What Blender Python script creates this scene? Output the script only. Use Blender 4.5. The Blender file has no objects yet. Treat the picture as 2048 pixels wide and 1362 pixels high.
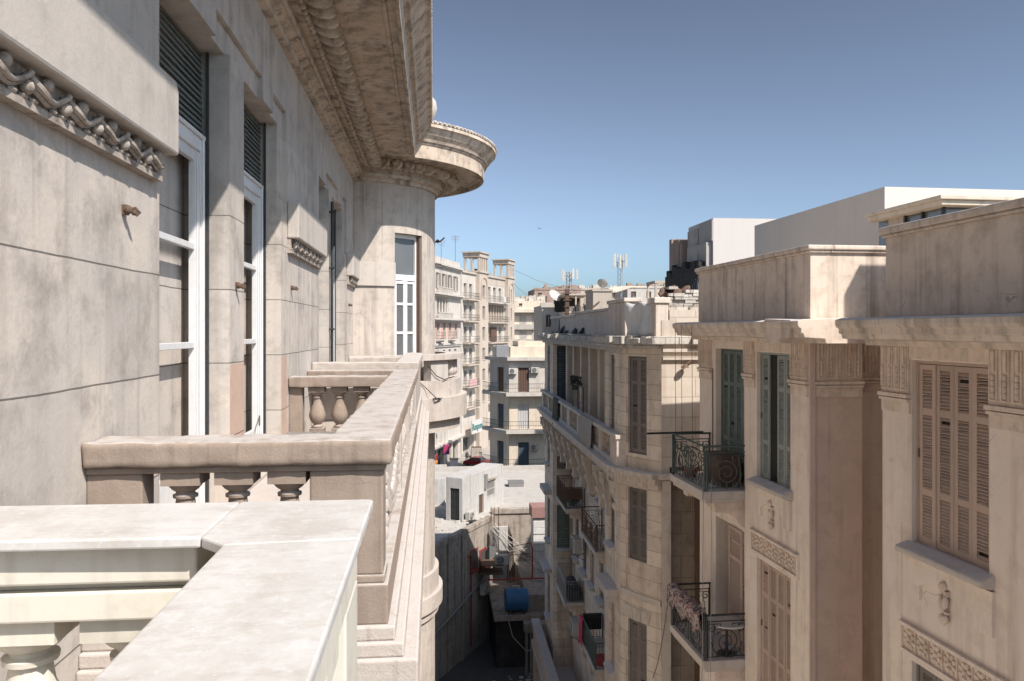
import bpy, bmesh, math, random
from mathutils import Matrix, Vector
random.seed(7)
C = bpy.context.scene
COL = C.collection
EYE = 20.0                      # camera height above the street
PI = math.pi
R_ = math.radians

# ------------------------------------------------------------------ frames
def frame(deg):
    return Matrix.Translation((0, 0, EYE)) @ Matrix.Rotation(-R_(deg), 4, 'Z')
FL = frame(0.0)                 # street front on the near side of the alley
FR = frame(-1.81)               # front across the alley
FM = frame(0.85) @ Matrix.Scale(.9, 4)                # front further along the alley

def at(F):
    return lambda x, y, z: F @ Vector((x, y, z))

def face(F, p0, p1, zb=0.0):
    """local axes on a wall: x to the right seen from outside, y into the wall, z up"""
    d = Vector((p1[0] - p0[0], p1[1] - p0[1])); d.normalize()
    def T(x, y, z):
        return F @ Vector((p0[0] + d.x * x - d.y * y, p0[1] + d.y * x + d.x * y, z + zb))
    return T
def flen(p0, p1): return math.hypot(p1[0] - p0[0], p1[1] - p0[1])

def arcface(F, c, r, a0):
    """wall bent round a circle: x is arc length from angle a0 (0 = towards -y)"""
    def T(x, y, z):
        a = a0 + x / r
        q = r - y
        return F @ Vector((c[0] + q * math.sin(a), c[1] - q * math.cos(a), z))
    return T

# ------------------------------------------------------------------ mesh builder
class MB:
    def __init__(s, T=None):
        s.v = []; s.f = []; s.sm = []; s.T = T or (lambda x, y, z: Vector((x, y, z)))
    def p(s, x, y, z):
        s.v.append(s.T(x, y, z)); return len(s.v) - 1
    def face(s, idx, smooth=False):
        s.f.append(idx); s.sm.append(smooth)
    def quad(s, a, b, c, d):
        s.face([s.p(*a), s.p(*b), s.p(*c), s.p(*d)]); return s
    def box(s, x0, x1, y0, y1, z0, z1):
        if x0 > x1: x0, x1 = x1, x0
        if y0 > y1: y0, y1 = y1, y0
        if z0 > z1: z0, z1 = z1, z0
        i = [s.p(x, y, z) for z in (z0, z1) for y in (y0, y1) for x in (x0, x1)]
        for q in ((0, 2, 3, 1), (4, 5, 7, 6), (0, 1, 5, 4), (2, 6, 7, 3), (0, 4, 6, 2), (1, 3, 7, 5)):
            s.face([i[k] for k in q])
        return s
    def prism(s, poly, z0, z1):
        n = len(poly)
        a = [s.p(x, y, z0) for x, y in poly]; b = [s.p(x, y, z1) for x, y in poly]
        s.face(a[::-1]); s.face(b)
        for i in range(n):
            j = (i + 1) % n
            s.face([a[i], a[j], b[j], b[i]])
        return s
    def plate(s, poly, y0, y1):
        """outline in x,z given a thickness in y"""
        n = len(poly)
        a = [s.p(x, y0, z) for x, z in poly]; b = [s.p(x, y1, z) for x, z in poly]
        s.face(a); s.face(b[::-1])
        for i in range(n):
            j = (i + 1) % n
            s.face([a[j], a[i], b[i], b[j]])
        return s
    def tube(s, pts, r, n=6, closed=False, cap=True):
        pts = [Vector(p) for p in pts]; m = len(pts); rings = []
        up0 = None
        for i, p in enumerate(pts):
            if closed: t = pts[(i + 1) % m] - pts[i - 1]
            else: t = pts[min(i + 1, m - 1)] - pts[max(i - 1, 0)]
            if t.length < 1e-9: t = Vector((0, 0, 1))
            t.normalize()
            if up0 is None:
                up0 = Vector((0, 0, 1)) if abs(t.z) < .9 else Vector((0, 1, 0))
            a = up0 - t * up0.dot(t)
            if a.length < 1e-4: a = t.orthogonal()
            a.normalize(); b = t.cross(a); up0 = a
            rr = r[i] if isinstance(r, (list, tuple)) else r
            rings.append([s.p(*(p + a * (rr * math.cos(2 * PI * k / n)) + b * (rr * math.sin(2 * PI * k / n)))) for k in range(n)])
        for i in range(m if closed else m - 1):
            A = rings[i]; B = rings[(i + 1) % m]
            for k in range(n):
                l = (k + 1) % n
                s.face([A[k], A[l], B[l], B[k]], n > 4)
        if cap and not closed:
            s.face(rings[0][::-1]); s.face(rings[-1])
        return s
    def lathe(s, prof, cx=0, cy=0, z0=0, n=16, cap=True):
        rings = []
        for r, z in prof:
            rings.append([s.p(cx + r * math.cos(2 * PI * k / n), cy + r * math.sin(2 * PI * k / n), z0 + z) for k in range(n)])
        for A, B in zip(rings, rings[1:]):
            for k in range(n):
                l = (k + 1) % n
                s.face([A[k], A[l], B[l], B[k]], True)
        if cap:
            s.face(rings[0][::-1]); s.face(rings[-1])
        return s
    def ball(s, x, y, z, rx, ry=None, rz=None, n=8, m=6, rot=None):
        ry = rx if ry is None else ry; rz = rx if rz is None else rz
        rings = []
        for j in range(1, m):
            ph = PI * j / m
            ring = []
            for k in range(n):
                q = Vector((rx * math.sin(ph) * math.cos(2 * PI * k / n), ry * math.sin(ph) * math.sin(2 * PI * k / n), rz * math.cos(ph)))
                if rot: q = rot @ q
                ring.append(s.p(x + q.x, y + q.y, z + q.z))
            rings.append(ring)
        t = Vector((0, 0, rz)); 
        if rot: t = rot @ t
        a = s.p(x + t.x, y + t.y, z + t.z); b = s.p(x - t.x, y - t.y, z - t.z)
        for k in range(n):
            l = (k + 1) % n
            s.face([a, rings[0][k], rings[0][l]], True)
            s.face([b, rings[-1][l], rings[-1][k]], True)
        for A, B in zip(rings, rings[1:]):
            for k in range(n):
                l = (k + 1) % n
                s.face([A[k], B[k], B[l], A[l]], True)
        return s
    def bar(s, a, b, w):
        return s.tube([a, b], w, 4)
    def sheet(s, grid, smooth=True):
        """grid[i][j] of points -> surface"""
        idx = [[s.p(*q) for q in row] for row in grid]
        for i in range(len(idx) - 1):
            for j in range(len(idx[0]) - 1):
                s.face([idx[i][j], idx[i][j + 1], idx[i + 1][j + 1], idx[i + 1][j]], smooth)
        return s
    def wall(s, x0, x1, z0, z1, holes=(), ret=0.0, top=False, step=None, back=True, split=()):
        """wall face at y=0 with openings (x0,x1,z0,z1,depth); ret = returns at the ends"""
        e = 1e-6
        xs = {x0, x1} | set(split); zs = {z0, z1}
        for h in holes:
            xs |= {h[0], h[1]}; zs |= {h[2], h[3]}
        if step:
            k = x0
            while k < x1: xs.add(k); k += step
        xs = sorted(x for x in xs if x0 - e <= x <= x1 + e); zs = sorted(z for z in zs if z0 - e <= z <= z1 + e)
        cell = {}
        def dep(xa, xb, za, zb):
            xm = (xa + xb) / 2; zm = (za + zb) / 2; d = 0
            for h in holes:
                if h[0] < xm < h[1] and h[2] < zm < h[3]: d = max(d, h[4])
            return d
        D = [[dep(xa, xb, za, zb) for za, zb in zip(zs, zs[1:])] for xa, xb in zip(xs, xs[1:])]
        full = max([h[4] for h in holes] + [0])
        for i, (xa, xb) in enumerate(zip(xs, xs[1:])):
            for j, (za, zb) in enumerate(zip(zs, zs[1:])):
                d = D[i][j]
                s.quad((xa, d, za), (xb, d, za), (xb, d, zb), (xa, d, zb))
                if i + 1 < len(D) and abs(D[i + 1][j] - d) > e:
                    s.quad((xb, d, za), (xb, D[i + 1][j], za), (xb, D[i + 1][j], zb), (xb, d, zb))
                if j + 1 < len(D[0]) and abs(D[i][j + 1] - d) > e:
                    s.quad((xa, d, zb), (xb, d, zb), (xb, D[i][j + 1], zb), (xa, D[i][j + 1], zb))
        if ret:
            s.quad((x0, 0, z0), (x0, ret, z0), (x0, ret, z1), (x0, 0, z1))
            s.quad((x1, 0, z0), (x1, ret, z0), (x1, ret, z1), (x1, 0, z1))
            s.quad((x0, 0, z1), (x1, 0, z1), (x1, ret, z1), (x0, ret, z1))
        return s

def rootloc(o): return o.matrix_world.translation.copy() if o else Vector((0, 0, 0))
LOC = {}                        # world location of every object made here

def build(name, mb, mat, parent=None, bevel=0.0, sharp=35, loc=None, me=None):
    vs = mb.v
    if loc is None:
        lo = Vector((min(v.x for v in vs), min(v.y for v in vs), min(v.z for v in vs)))
        hi = Vector((max(v.x for v in vs), max(v.y for v in vs), max(v.z for v in vs)))
        loc = Vector(((lo.x + hi.x) / 2, (lo.y + hi.y) / 2, lo.z))
    me = bpy.data.meshes.new(name)
    me.from_pydata([v - loc for v in vs], [], mb.f)
    for p, q in zip(me.polygons, mb.sm): p.use_smooth = q
    bm = bmesh.new(); bm.from_mesh(me)
    bmesh.ops.recalc_face_normals(bm, faces=bm.faces)
    bm.to_mesh(me); bm.free()
    if any(mb.sm): me.set_sharp_from_angle(angle=R_(sharp))
    me.materials.append(mat)
    o = bpy.data.objects.new(name, me); COL.objects.link(o)
    place(o, loc, parent)
    if bevel:
        b = o.modifiers.new('edge', 'BEVEL'); b.width = bevel; b.segments = 2; b.limit_method = 'ANGLE'; b.angle_limit = R_(40)
    return o
TEX = {}
def rough(o, vox, amp, size):
    """worn, slightly uneven stone: fine remesh pushed about by a cloud noise"""
    m = o.modifiers.new('remesh', 'REMESH'); m.mode = 'VOXEL'; m.voxel_size = vox; m.use_smooth_shade = True
    if size not in TEX:
        t = bpy.data.textures.new('wear', 'CLOUDS'); t.noise_scale = size; t.noise_depth = 4; TEX[size] = t
    d = o.modifiers.new('wear', 'DISPLACE'); d.texture = TEX[size]; d.texture_coords = 'GLOBAL'; d.strength = amp * 2; d.mid_level = .55
    return o
def place(o, loc, parent=None, rz=0.0):
    loc = Vector(loc)
    LOC[o.name] = loc
    if parent is not None:
        o.parent = parent; o.location = loc - LOC[parent.name]
    else:
        o.location = loc
    if rz: o.rotation_euler.z = rz
    return o
def mesh_of(name, mb, mat, sharp=35):
    o = build(name, mb, mat, loc=Vector((0, 0, 0)))
    me = o.data; bpy.data.objects.remove(o); return me
def inst(name, me, parent, loc, rz=0.0):
    o = bpy.data.objects.new(name, me); COL.objects.link(o)
    return place(o, loc, parent, rz)
def thing(name, label, cat, loc, group=None):
    o = bpy.data.objects.new(name, None); COL.objects.link(o); o.empty_display_size = .2
    place(o, loc)
    o['label'] = label; o['category'] = cat
    if group: o['group'] = group
    return o
def tag(o, label, cat, group=None):
    o['label'] = label; o['category'] = cat
    if group: o['group'] = group
    return o
def structure(o): o['kind'] = 'structure'; return o
def dup(root, loc, rz=0.0, label=None, sc=None):
    r = root.copy(); COL.objects.link(r); place(r, loc)
    r.rotation_euler.z = rz
    if sc: r.scale = (sc, sc, sc)
    if label: r['label'] = label
    for ch in list(root.children):
        c = ch.copy(); COL.objects.link(c); c.parent = r
        for g in list(ch.children):
            k = g.copy(); COL.objects.link(k); k.parent = c
    return r
def heading(T, x=0, z=0):
    """rotation about z that turns local -y into the outward normal of a wall face"""
    d = T(x + .01, 0, z) - T(x, 0, z)
    return math.atan2(d.y, d.x)

# ------------------------------------------------------------------ materials
def nodes(name):
    m = bpy.data.materials.new(name); m.use_nodes = True
    nt = m.node_tree; b = nt.nodes['Principled BSDF']
    return m, nt, b
def N(nt, t, **kw):
    n = nt.nodes.new(t)
    for k, v in kw.items(): setattr(n, k, v)
    return n
def mixc(nt, fac, a, b, mode='MIX'):
    n = nt.nodes.new('ShaderNodeMix'); n.data_type = 'RGBA'; n.blend_type = mode
    for k, v in ((0, fac), (6, a), (7, b)):
        if hasattr(v, 'is_linked'): nt.links.new(v, n.inputs[k])
        elif k == 0: n.inputs[0].default_value = v
        else: n.inputs[k].default_value = (*v, 1)
    return n.outputs[2]
def ramp(nt, src, p0, p1):
    n = nt.nodes.new('ShaderNodeMapRange'); n.inputs[1].default_value = p0; n.inputs[2].default_value = p1
    nt.links.new(src, n.inputs[0]); return n.outputs[0]
def mth(nt, op, a, b=None, c=None):
    n = nt.nodes.new('ShaderNodeMath'); n.operation = op
    for i, v in enumerate((a, b, c)):
        if v is None: continue
        if hasattr(v, 'is_linked'): nt.links.new(v, n.inputs[i])
        else: n.inputs[i].default_value = v
    return n.outputs[0]
def noise(nt, vec, scale, detail=4, rough=.6, mult=None):
    n = nt.nodes.new('ShaderNodeTexNoise'); n.inputs['Scale'].default_value = scale
    n.inputs['Detail'].default_value = detail; n.inputs['Roughness'].default_value = rough
    if mult:
        k = nt.nodes.new('ShaderNodeVectorMath'); k.operation = 'MULTIPLY'; k.inputs[1].default_value = mult
        nt.links.new(vec, k.inputs[0]); vec = k.outputs[0]
    nt.links.new(vec, n.inputs['Vector']); return n.outputs['Fac']

def plaster(name, col, stain=None, amt=.5, grime=.35, streak=.3, scale=1.0, bump=.25, rough=.9,
            course=None, brick=None, col2=None, crack=0.0, patch=.0, comb=0.0, dust=None, drip=0.0):
    """weathered render / stone. course=(pitch, offset, z_top): cut horizontal joints; brick=(w,h): ashlar"""
    m, nt, b = nodes(name)
    pos = N(nt, 'ShaderNodeNewGeometry').outputs['Position']
    stain = stain or tuple(c * .55 for c in col)
    n1 = noise(nt, pos, .9 * scale, 6, .65)
    n2 = noise(nt, pos, 3.2 * scale, 5, .7)
    n3 = noise(nt, pos, 1.0, 5, .6, (3.5 * scale, 3.5 * scale, .28 * scale))
    n4 = noise(nt, pos, 38 * scale, 3, .6)
    c = col
    if col2:
        c = mixc(nt, ramp(nt, n1, .42, .6), col, col2)
    c = mixc(nt, mth(nt, 'MULTIPLY', ramp(nt, n2, .48, .72), amt), c, stain)
    c = mixc(nt, mth(nt, 'MULTIPLY', ramp(nt, n3, .5, .75), streak), c, tuple(k * .6 for k in stain))
    lt = tuple(min(1, k * 1.22 + .02) for k in col)
    c = mixc(nt, mth(nt, 'MULTIPLY', ramp(nt, n1, .5, .72), .45 * amt + .1), c, lt)
    c = mixc(nt, mth(nt, 'MULTIPLY', ramp(nt, n4, .45, .8), grime * .5), c, stain)
    h = mth(nt, 'ADD', mth(nt, 'MULTIPLY', n4, .35), mth(nt, 'MULTIPLY', n2, .6))
    if patch:
        n5 = noise(nt, pos, 1.7 * scale, 8, .75)
        pf = ramp(nt, n5, .6, .62)
        c = mixc(nt, mth(nt, 'MULTIPLY', pf, patch), c, tuple(min(1, k * 1.12) for k in stain))
        h = mth(nt, 'SUBTRACT', h, mth(nt, 'MULTIPLY', pf, .5))
    if comb:
        w = N(nt, 'ShaderNodeTexWave'); w.inputs['Scale'].default_value = 26; w.inputs['Distortion'].default_value = 3.5
        w.bands_direction = 'Z'; w.inputs['Detail'].default_value = 2; w.inputs['Detail Scale'].default_value = 1.2
        nt.links.new(pos, w.inputs['Vector'])
        h = mth(nt, 'ADD', h, mth(nt, 'MULTIPLY', mth(nt, 'MULTIPLY', w.outputs['Fac'], ramp(nt, n1, .42, .6)), comb))
    if course:
        sp = N(nt, 'ShaderNodeSeparateXYZ'); nt.links.new(pos, sp.inputs[0])
        wob = mth(nt, 'MULTIPLY', mth(nt, 'SUBTRACT', noise(nt, pos, 1.6, 3, .5), .5), .02)
        fr = mth(nt, 'FRACT', mth(nt, 'DIVIDE', mth(nt, 'ADD', mth(nt, 'SUBTRACT', sp.outputs[2], course[1]), wob), course[0]))
        wn = N(nt, 'ShaderNodeTexWhiteNoise'); wn.noise_dimensions = '2D'; wc = N(nt, 'ShaderNodeCombineXYZ')
        nt.links.new(mth(nt, 'FLOOR', mth(nt, 'DIVIDE', mth(nt, 'SUBTRACT', sp.outputs[2], course[1]), course[0])), wc.inputs[0])
        nt.links.new(mth(nt, 'FLOOR', mth(nt, 'DIVIDE', mth(nt, 'ADD', sp.outputs[1], .4), 1.28)), wc.inputs[1]); nt.links.new(wc.outputs[0], wn.inputs[0])
        c = mixc(nt, mth(nt, 'MULTIPLY', wn.outputs[0], .30), c, stain)
        ln = mth(nt, 'LESS_THAN', fr, .010 / course[0])
        ln = mth(nt, 'MULTIPLY', ln, mth(nt, 'LESS_THAN', sp.outputs[2], course[2]))
        c = mixc(nt, mth(nt, 'MULTIPLY', ln, .8), c, tuple(k * .25 for k in stain))
        h = mth(nt, 'SUBTRACT', h, mth(nt, 'MULTIPLY', ln, 2.5))
    if brick:
        sp = N(nt, 'ShaderNodeSeparateXYZ'); nt.links.new(pos, sp.inputs[0])
        cb = N(nt, 'ShaderNodeCombineXYZ')
        nt.links.new(mth(nt, 'ADD', sp.outputs[0], sp.outputs[1]), cb.inputs[0]); nt.links.new(sp.outputs[2], cb.inputs[1])
        bt = N(nt, 'ShaderNodeTexBrick'); nt.links.new(cb.outputs[0], bt.inputs['Vector'])
        bt.inputs['Scale'].default_value = 1; bt.inputs['Brick Width'].default_value = brick[0]; bt.inputs['Row Height'].default_value = brick[1]
        bt.inputs['Mortar Size'].default_value = .012; bt.inputs['Mortar Smooth'].default_value = .3
        bt.inputs['Color1'].default_value = (1, 1, 1, 1); bt.inputs['Color2'].default_value = (.80, .78, .76, 1)
        bt.inputs['Mortar'].default_value = (.55, .5, .46, 1); bt.inputs['Bias'].default_value = -.2
        c = mixc(nt, .8, c, bt.outputs['Color'], 'MULTIPLY')
        h = mth(nt, 'SUBTRACT', h, mth(nt, 'MULTIPLY', bt.outputs['Fac'], 1.2))
    if crack:
        vo = N(nt, 'ShaderNodeTexVoronoi'); vo.feature = 'DISTANCE_TO_EDGE'; vo.inputs['Scale'].default_value = .75 * scale
        ad = N(nt, 'ShaderNodeVectorMath'); ad.operation = 'ADD'
        nz = N(nt, 'ShaderNodeTexNoise'); nz.inputs['Scale'].default_value = 2; nt.links.new(pos, nz.inputs['Vector'])
        vs = N(nt, 'ShaderNodeVectorMath'); vs.operation = 'SCALE'; vs.inputs['Scale'].default_value = .16; nt.links.new(nz.outputs['Color'], vs.inputs[0])
        nz.inputs['Scale'].default_value = 5; nz.inputs['Detail'].default_value = 5
        nt.links.new(pos, ad.inputs[0]); nt.links.new(vs.outputs[0], ad.inputs[1]); nt.links.new(ad.outputs[0], vo.inputs['Vector'])
        ck = mth(nt, 'MULTIPLY', mth(nt, 'LESS_THAN', vo.outputs['Distance'], .004), ramp(nt, n1, .56, .62))
        c = mixc(nt, mth(nt, 'MULTIPLY', ck, crack), c, tuple(k * .3 for k in stain))
    if drip:                    # narrow rain streaks running down the face
        n6 = noise(nt, pos, 1.0, 3, .55, (9 * scale, 9 * scale, .16)); n7 = noise(nt, pos, .55, 3, .6)
        c = mixc(nt, mth(nt, 'MULTIPLY', mth(nt, 'MULTIPLY', ramp(nt, n6, .56, .70), ramp(nt, n7, .42, .62)), drip), c, tuple(k * .75 for k in stain))
    if dust:                    # dust lying on the upward faces
        gn = N(nt, 'ShaderNodeNewGeometry'); sn = N(nt, 'ShaderNodeSeparateXYZ'); nt.links.new(gn.outputs['True Normal'], sn.inputs[0])
        c = mixc(nt, mth(nt, 'MULTIPLY', ramp(nt, sn.outputs[2], .55, .9), ramp(nt, n2, .30, .52)), c, dust)
    if hasattr(c, 'is_linked'): nt.links.new(c, b.inputs['Base Color'])
    bp = N(nt, 'ShaderNodeBump'); bp.inputs['Strength'].default_value = bump; bp.inputs['Distance'].default_value = .02
    nt.links.new(h, bp.inputs['Height']); nt.links.new(bp.outputs[0], b.inputs['Normal'])
    b.inputs['Roughness'].default_value = rough
    b.inputs['Specular IOR Level'].default_value = .25
    return m
def paint(name, col, rough=.5, wear=.25, wearcol=None, metal=0.0, scale=6, bump=.1, spec=.4):
    m, nt, b = nodes(name)
    pos = N(nt, 'ShaderNodeNewGeometry').outputs['Position']
    n1 = noise(nt, pos, scale, 5, .7); n2 = noise(nt, pos, 1.0, 4, .6, (14, 14, 1.2))
    wc = wearcol or tuple(k * .5 for k in col)
    c = mixc(nt, mth(nt, 'MULTIPLY', ramp(nt, n1, .5, .75), wear), col, wc)
    c = mixc(nt, mth(nt, 'MULTIPLY', ramp(nt, n2, .52, .8), wear * .8), c, tuple(k * .7 for k in wc))
    oi = N(nt, 'ShaderNodeObjectInfo'); hv = N(nt, 'ShaderNodeHueSaturation')
    nt.links.new(mth(nt, 'ADD', mth(nt, 'MULTIPLY', oi.outputs['Random'], .32), .84), hv.inputs['Value']); nt.links.new(c, hv.inputs['Color']); c = hv.outputs[0]
    nt.links.new(c, b.inputs['Base Color'])
    bp = N(nt, 'ShaderNodeBump'); bp.inputs['Strength'].default_value = bump; bp.inputs['Distance'].default_value = .01
    nt.links.new(n1, bp.inputs['Height']); nt.links.new(bp.outputs[0], b.inputs['Normal'])
    b.inputs['Roughness'].default_value = rough; b.inputs['Metallic'].default_value = metal
    b.inputs['Specular IOR Level'].default_value = spec
    return m
def glass(name, col=(.03, .035, .04), rough=.06):
    m, nt, b = nodes(name)
    pos = N(nt, 'ShaderNodeNewGeometry').outputs['Position']
    n1 = noise(nt, pos, 1.2, 2, .5); n2 = noise(nt, pos, 1.0, 5, .7, (5, 5, .9)); n3 = noise(nt, pos, 30, 4, .7)
    c = mixc(nt, n1, col, tuple(k * 1.8 for k in col))
    c = mixc(nt, mth(nt, 'MULTIPLY', ramp(nt, n2, .42, .75), .4), c, (.16, .15, .14))
    nt.links.new(c, b.inputs['Base Color'])
    nt.links.new(mth(nt, 'ADD', mth(nt, 'MULTIPLY', mth(nt, 'MULTIPLY', ramp(nt, n2, .4, .8), n3), .35), rough), b.inputs['Roughness'])
    bp = N(nt, 'ShaderNodeBump'); bp.inputs['Strength'].default_value = .12; bp.inputs['Distance'].default_value = .02
    nt.links.new(n1, bp.inputs['Height']); nt.links.new(bp.outputs[0], b.inputs['Normal'])
    b.inputs['Specular IOR Level'].default_value = .6
    return m
def marble(name):
    m, nt, b = nodes(name)
    pos = N(nt, 'ShaderNodeNewGeometry').outputs['Position']
    n1 = noise(nt, pos, 3.0, 9, .75, (1.2, .8, 1)); n2 = noise(nt, pos, 24, 6, .8); n3 = noise(nt, pos, 8, 8, .85, (.7, 2.0, 1)); n4 = noise(nt, pos, 1.3, 3, .6)
    c = mixc(nt, ramp(nt, n1, .42, .60), (.55, .535, .515), (.45, .42, .39))
    c = mixc(nt, mth(nt, 'MULTIPLY', ramp(nt, n3, .50, .64), .6), c, (.385, .335, .295))
    c = mixc(nt, mth(nt, 'MULTIPLY', ramp(nt, n2, .52, .66), .6), c, (.60, .60, .60))
    c = mixc(nt, mth(nt, 'MULTIPLY', ramp(nt, n4, .5, .68), .5), c, (.56, .55, .54))
    nt.links.new(c, b.inputs['Base Color'])
    b.inputs['Roughness'].default_value = .42
    bp = N(nt, 'ShaderNodeBump'); bp.inputs['Strength'].default_value = .08; bp.inputs['Distance'].default_value = .01
    nt.links.new(n2, bp.inputs['Height']); nt.links.new(bp.outputs[0], b.inputs['Normal'])
    return m
def pattern(name, cols, scale=9):
    m, nt, b = nodes(name)
    pos = N(nt, 'ShaderNodeNewGeometry').outputs['Position']
    vo = N(nt, 'ShaderNodeTexVoronoi'); vo.inputs['Scale'].default_value = scale; nt.links.new(pos, vo.inputs['Vector'])
    n1 = noise(nt, pos, scale * .8, 3)
    c = mixc(nt, ramp(nt, vo.outputs['Distance'], .3, .42), cols[0], cols[1])
    c = mixc(nt, ramp(nt, n1, .5, .58), c, cols[2])
    nt.links.new(c, b.inputs['Base Color']); b.inputs['Roughness'].default_value = .95
    return m

K = {}
K['stone'] = plaster('weathered_stone_render', (.57, .50, .435), (.255, .23, .205), .8, .35, .5, .9, .3, course=(.675, EYE - .31, EYE + 1.2), col2=(.455, .42, .39), drip=.38)
K['stone_plain'] = plaster('stone_render_plain', (.48, .42, .365), (.24, .22, .20), .65, .3, .6, 1.2, .35, drip=.6)
K['pale_bounce'] = plaster('pale_bounce_lower_storeys', (.80, .74, .66), (.60, .53, .46), .3, .2, .3, 1.0, .2)  # invented pale colour for the unseen storeys, acts as a light reflector
K['vine'] = plaster('sooty_carved_stone', (.40, .345, .295), (.11, .085, .065), .9, .5, .4, 3.0, .3)
K['pink_stone'] = plaster('pink_stone', (.52, .37, .295), (.34, .25, .2), .4, .3, .4, 1.2, .25, course=(.675, EYE - .31, EYE + 1.2))
K['cornice'] = plaster('stained_cornice_stone', (.58, .49, .405), (.12, .09, .065), .9, .5, .7, 1.15, .55, col2=(.47, .375, .29), patch=.55)
K['moulding'] = plaster('dark_carved_stone', (.56, .47, .385), (.13, .095, .07), .9, .5, .4, 2.5, .3)
K['slab'] = plaster('cream_lintel_render', (.47, .425, .38), (.32, .29, .26), .5, .3, .4, 1.2, .25)
K['tan'] = plaster('tan_painted_render', (.29, .228, .184), (.19, .145, .112), .5, .35, .45, 1.8, .3, crack=.25, dust=(.42, .385, .36), drip=.5)
K['tan_pale'] = plaster('pale_balcony_render', (.46, .405, .36), (.31, .26, .22), .5, .35, .4, 1.6, .45, patch=.3, crack=.4, dust=(.47, .43, .40), drip=.5)
K['cream'] = paint('cream_gloss_paint', (.58, .55, .475), .55, .5, (.40, .35, .285), 0, 5, .25)
K['marble'] = marble('pale_marble')
K['white'] = paint('white_window_paint', (.66, .655, .65), .4, .25, (.42, .40, .38), 0, 9)
K['glass'] = glass('dark_window_glass')
K['glass_pale'] = glass('curtained_glass', (.085, .09, .095), .1)
K['roller'] = paint('grey_green_roller_slats', (.125, .15, .135), .6, .35, (.22, .24, .22), 0, 7)
K['rust'] = paint('rusty_iron', (.13, .085, .06), .85, .5, (.22, .1, .05))
K['iron'] = paint('black_iron', (.03, .033, .035), .55, .35, (.11, .1, .09), 0, 14)
K['greeniron'] = paint('green_painted_iron', (.06, .085, .075), .6, .5, (.2, .19, .17), 0, 16)
K['rosy'] = plaster('rosy_facade_render', (.82, .685, .575), (.56, .44, .35), .5, .3, .5, .8, .25, col2=(.76, .655, .57), drip=.6, crack=.35)
K['redplaster'] = plaster('reddish_end_wall_render', (.70, .52, .43), (.46, .33, .26), .55, .35, .5, .9, .3, col2=(.62, .47, .385), drip=.5)
K['fadedred'] = paint('faded_red_metal', (.34, .19, .17), .7, .5, (.42, .34, .31))
K['rosyp'] = plaster('rosy_parapet_render', (.70, .585, .485), (.40, .32, .25), .65, .35, .8, 1.0, .3, patch=.2, drip=.8, crack=.5, dust=(.56, .52, .5))
K['relief'] = plaster('carved_relief_render', (.74, .60, .49), (.38, .28, .21), .5, .35, .4, 2.2, .25)
K['sill'] = plaster('pale_stone_sill', (.56, .49, .43), (.33, .29, .26), .4, .3, .2, 2, .25, dust=(.60, .57, .58), crack=.4)
K['brownwood'] = paint('faded_brown_shutter', (.47, .345, .275), .75, .35, (.58, .47, .39), 0, 7)
K['tealwood'] = paint('faded_teal_shutter', (.31, .345, .32), .8, .8, (.50, .45, .38), 0, 8)
K['greenwood'] = paint('dark_green_shutter', (.13, .165, .145), .75, .6, (.25, .25, .21), 0, 8)
K['greywood'] = paint('grey_brown_shutter', (.20, .17, .15), .75, .5, (.30, .26, .22), 0, 8)
K['navywood'] = paint('dark_slate_shutter', (.06, .09, .11), .7, .4, (.14, .16, .17), 0, 8)
K['dark'] = paint('dark_interior', (.025, .022, .02), .9, .2)  # near-black colour stands in for unlit rooms behind shutters and openings
K['ashlar'] = plaster('ashlar_limestone', (.78, .66, .54), (.40, .31, .23), .55, .4, .5, .9, .35, brick=(.95, .42), crack=.4)
K['ashlarp'] = plaster('pale_limestone_trim', (.66, .565, .48), (.38, .31, .25), .55, .4, .5, 1.2, .35, dust=(.56, .54, .53), drip=.5)
K['litwall'] = plaster('pale_party_wall', (.60, .53, .45), (.45, .32, .23), .35, .35, .55, .9, .3, brick=(1.1, .55))
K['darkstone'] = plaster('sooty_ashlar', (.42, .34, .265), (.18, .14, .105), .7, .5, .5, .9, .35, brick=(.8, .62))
K['rubble'] = plaster('broken_white_masonry', (.58, .54, .485), (.32, .275, .23), .6, .6, .4, 2, .9, brick=(.5, .22), patch=.5)
K['tarp'] = paint('grey_tarpaulin', (.36, .32, .28), .8, .5, (.22, .19, .17), 0, 3, .3)
K['roof'] = plaster('dusty_flat_roof', (.43, .405, .375), (.27, .245, .22), .6, .5, .0, .5, .3)
K['whitewall'] = plaster('whitewashed_wall', (.47, .455, .435), (.33, .31, .285), .55, .45, .6, 1, .35, drip=.6, patch=.2)
K['lowwall'] = plaster('grimy_shaded_alley_wall', (.36, .31, .265), (.16, .135, .115), .75, .5, .8, .8, .3, crack=.6, patch=.3)  # base colour lowered to carry the alley shade; blotches are grime
K['asphalt'] = plaster('dusty_asphalt', (.10, .095, .09), (.05, .048, .045), .5, .5, 0, .6, .3)
K['paving'] = plaster('street_paving', (.34, .31, .28), (.2, .18, .16), .5, .5, 0, .6, .3)
K['blue'] = paint('blue_tank_paint', (.035, .13, .27), .45, .3, (.1, .2, .3), 0, 3)
K['redpipe'] = paint('red_pipe_paint', (.30, .045, .035), .5, .35, (.3, .16, .12))
K['sheet'] = paint('white_sheet_metal', (.56, .55, .535), .55, .45, (.34, .31, .28), 0, 4, .3)
K['steel'] = paint('galvanised_steel', (.32, .32, .32), .5, .5, (.2, .17, .14), .5)
K['acwhite'] = paint('off_white_casing', (.48, .46, .425), .5, .45, (.30, .27, .235))
K['black'] = paint('black_plastic', (.02, .02, .02), .5, .2)
K['grey_render'] = plaster('smooth_grey_render', (.60, .55, .50), (.53, .485, .44), .2, .1, .1, .5, .08)
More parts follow.
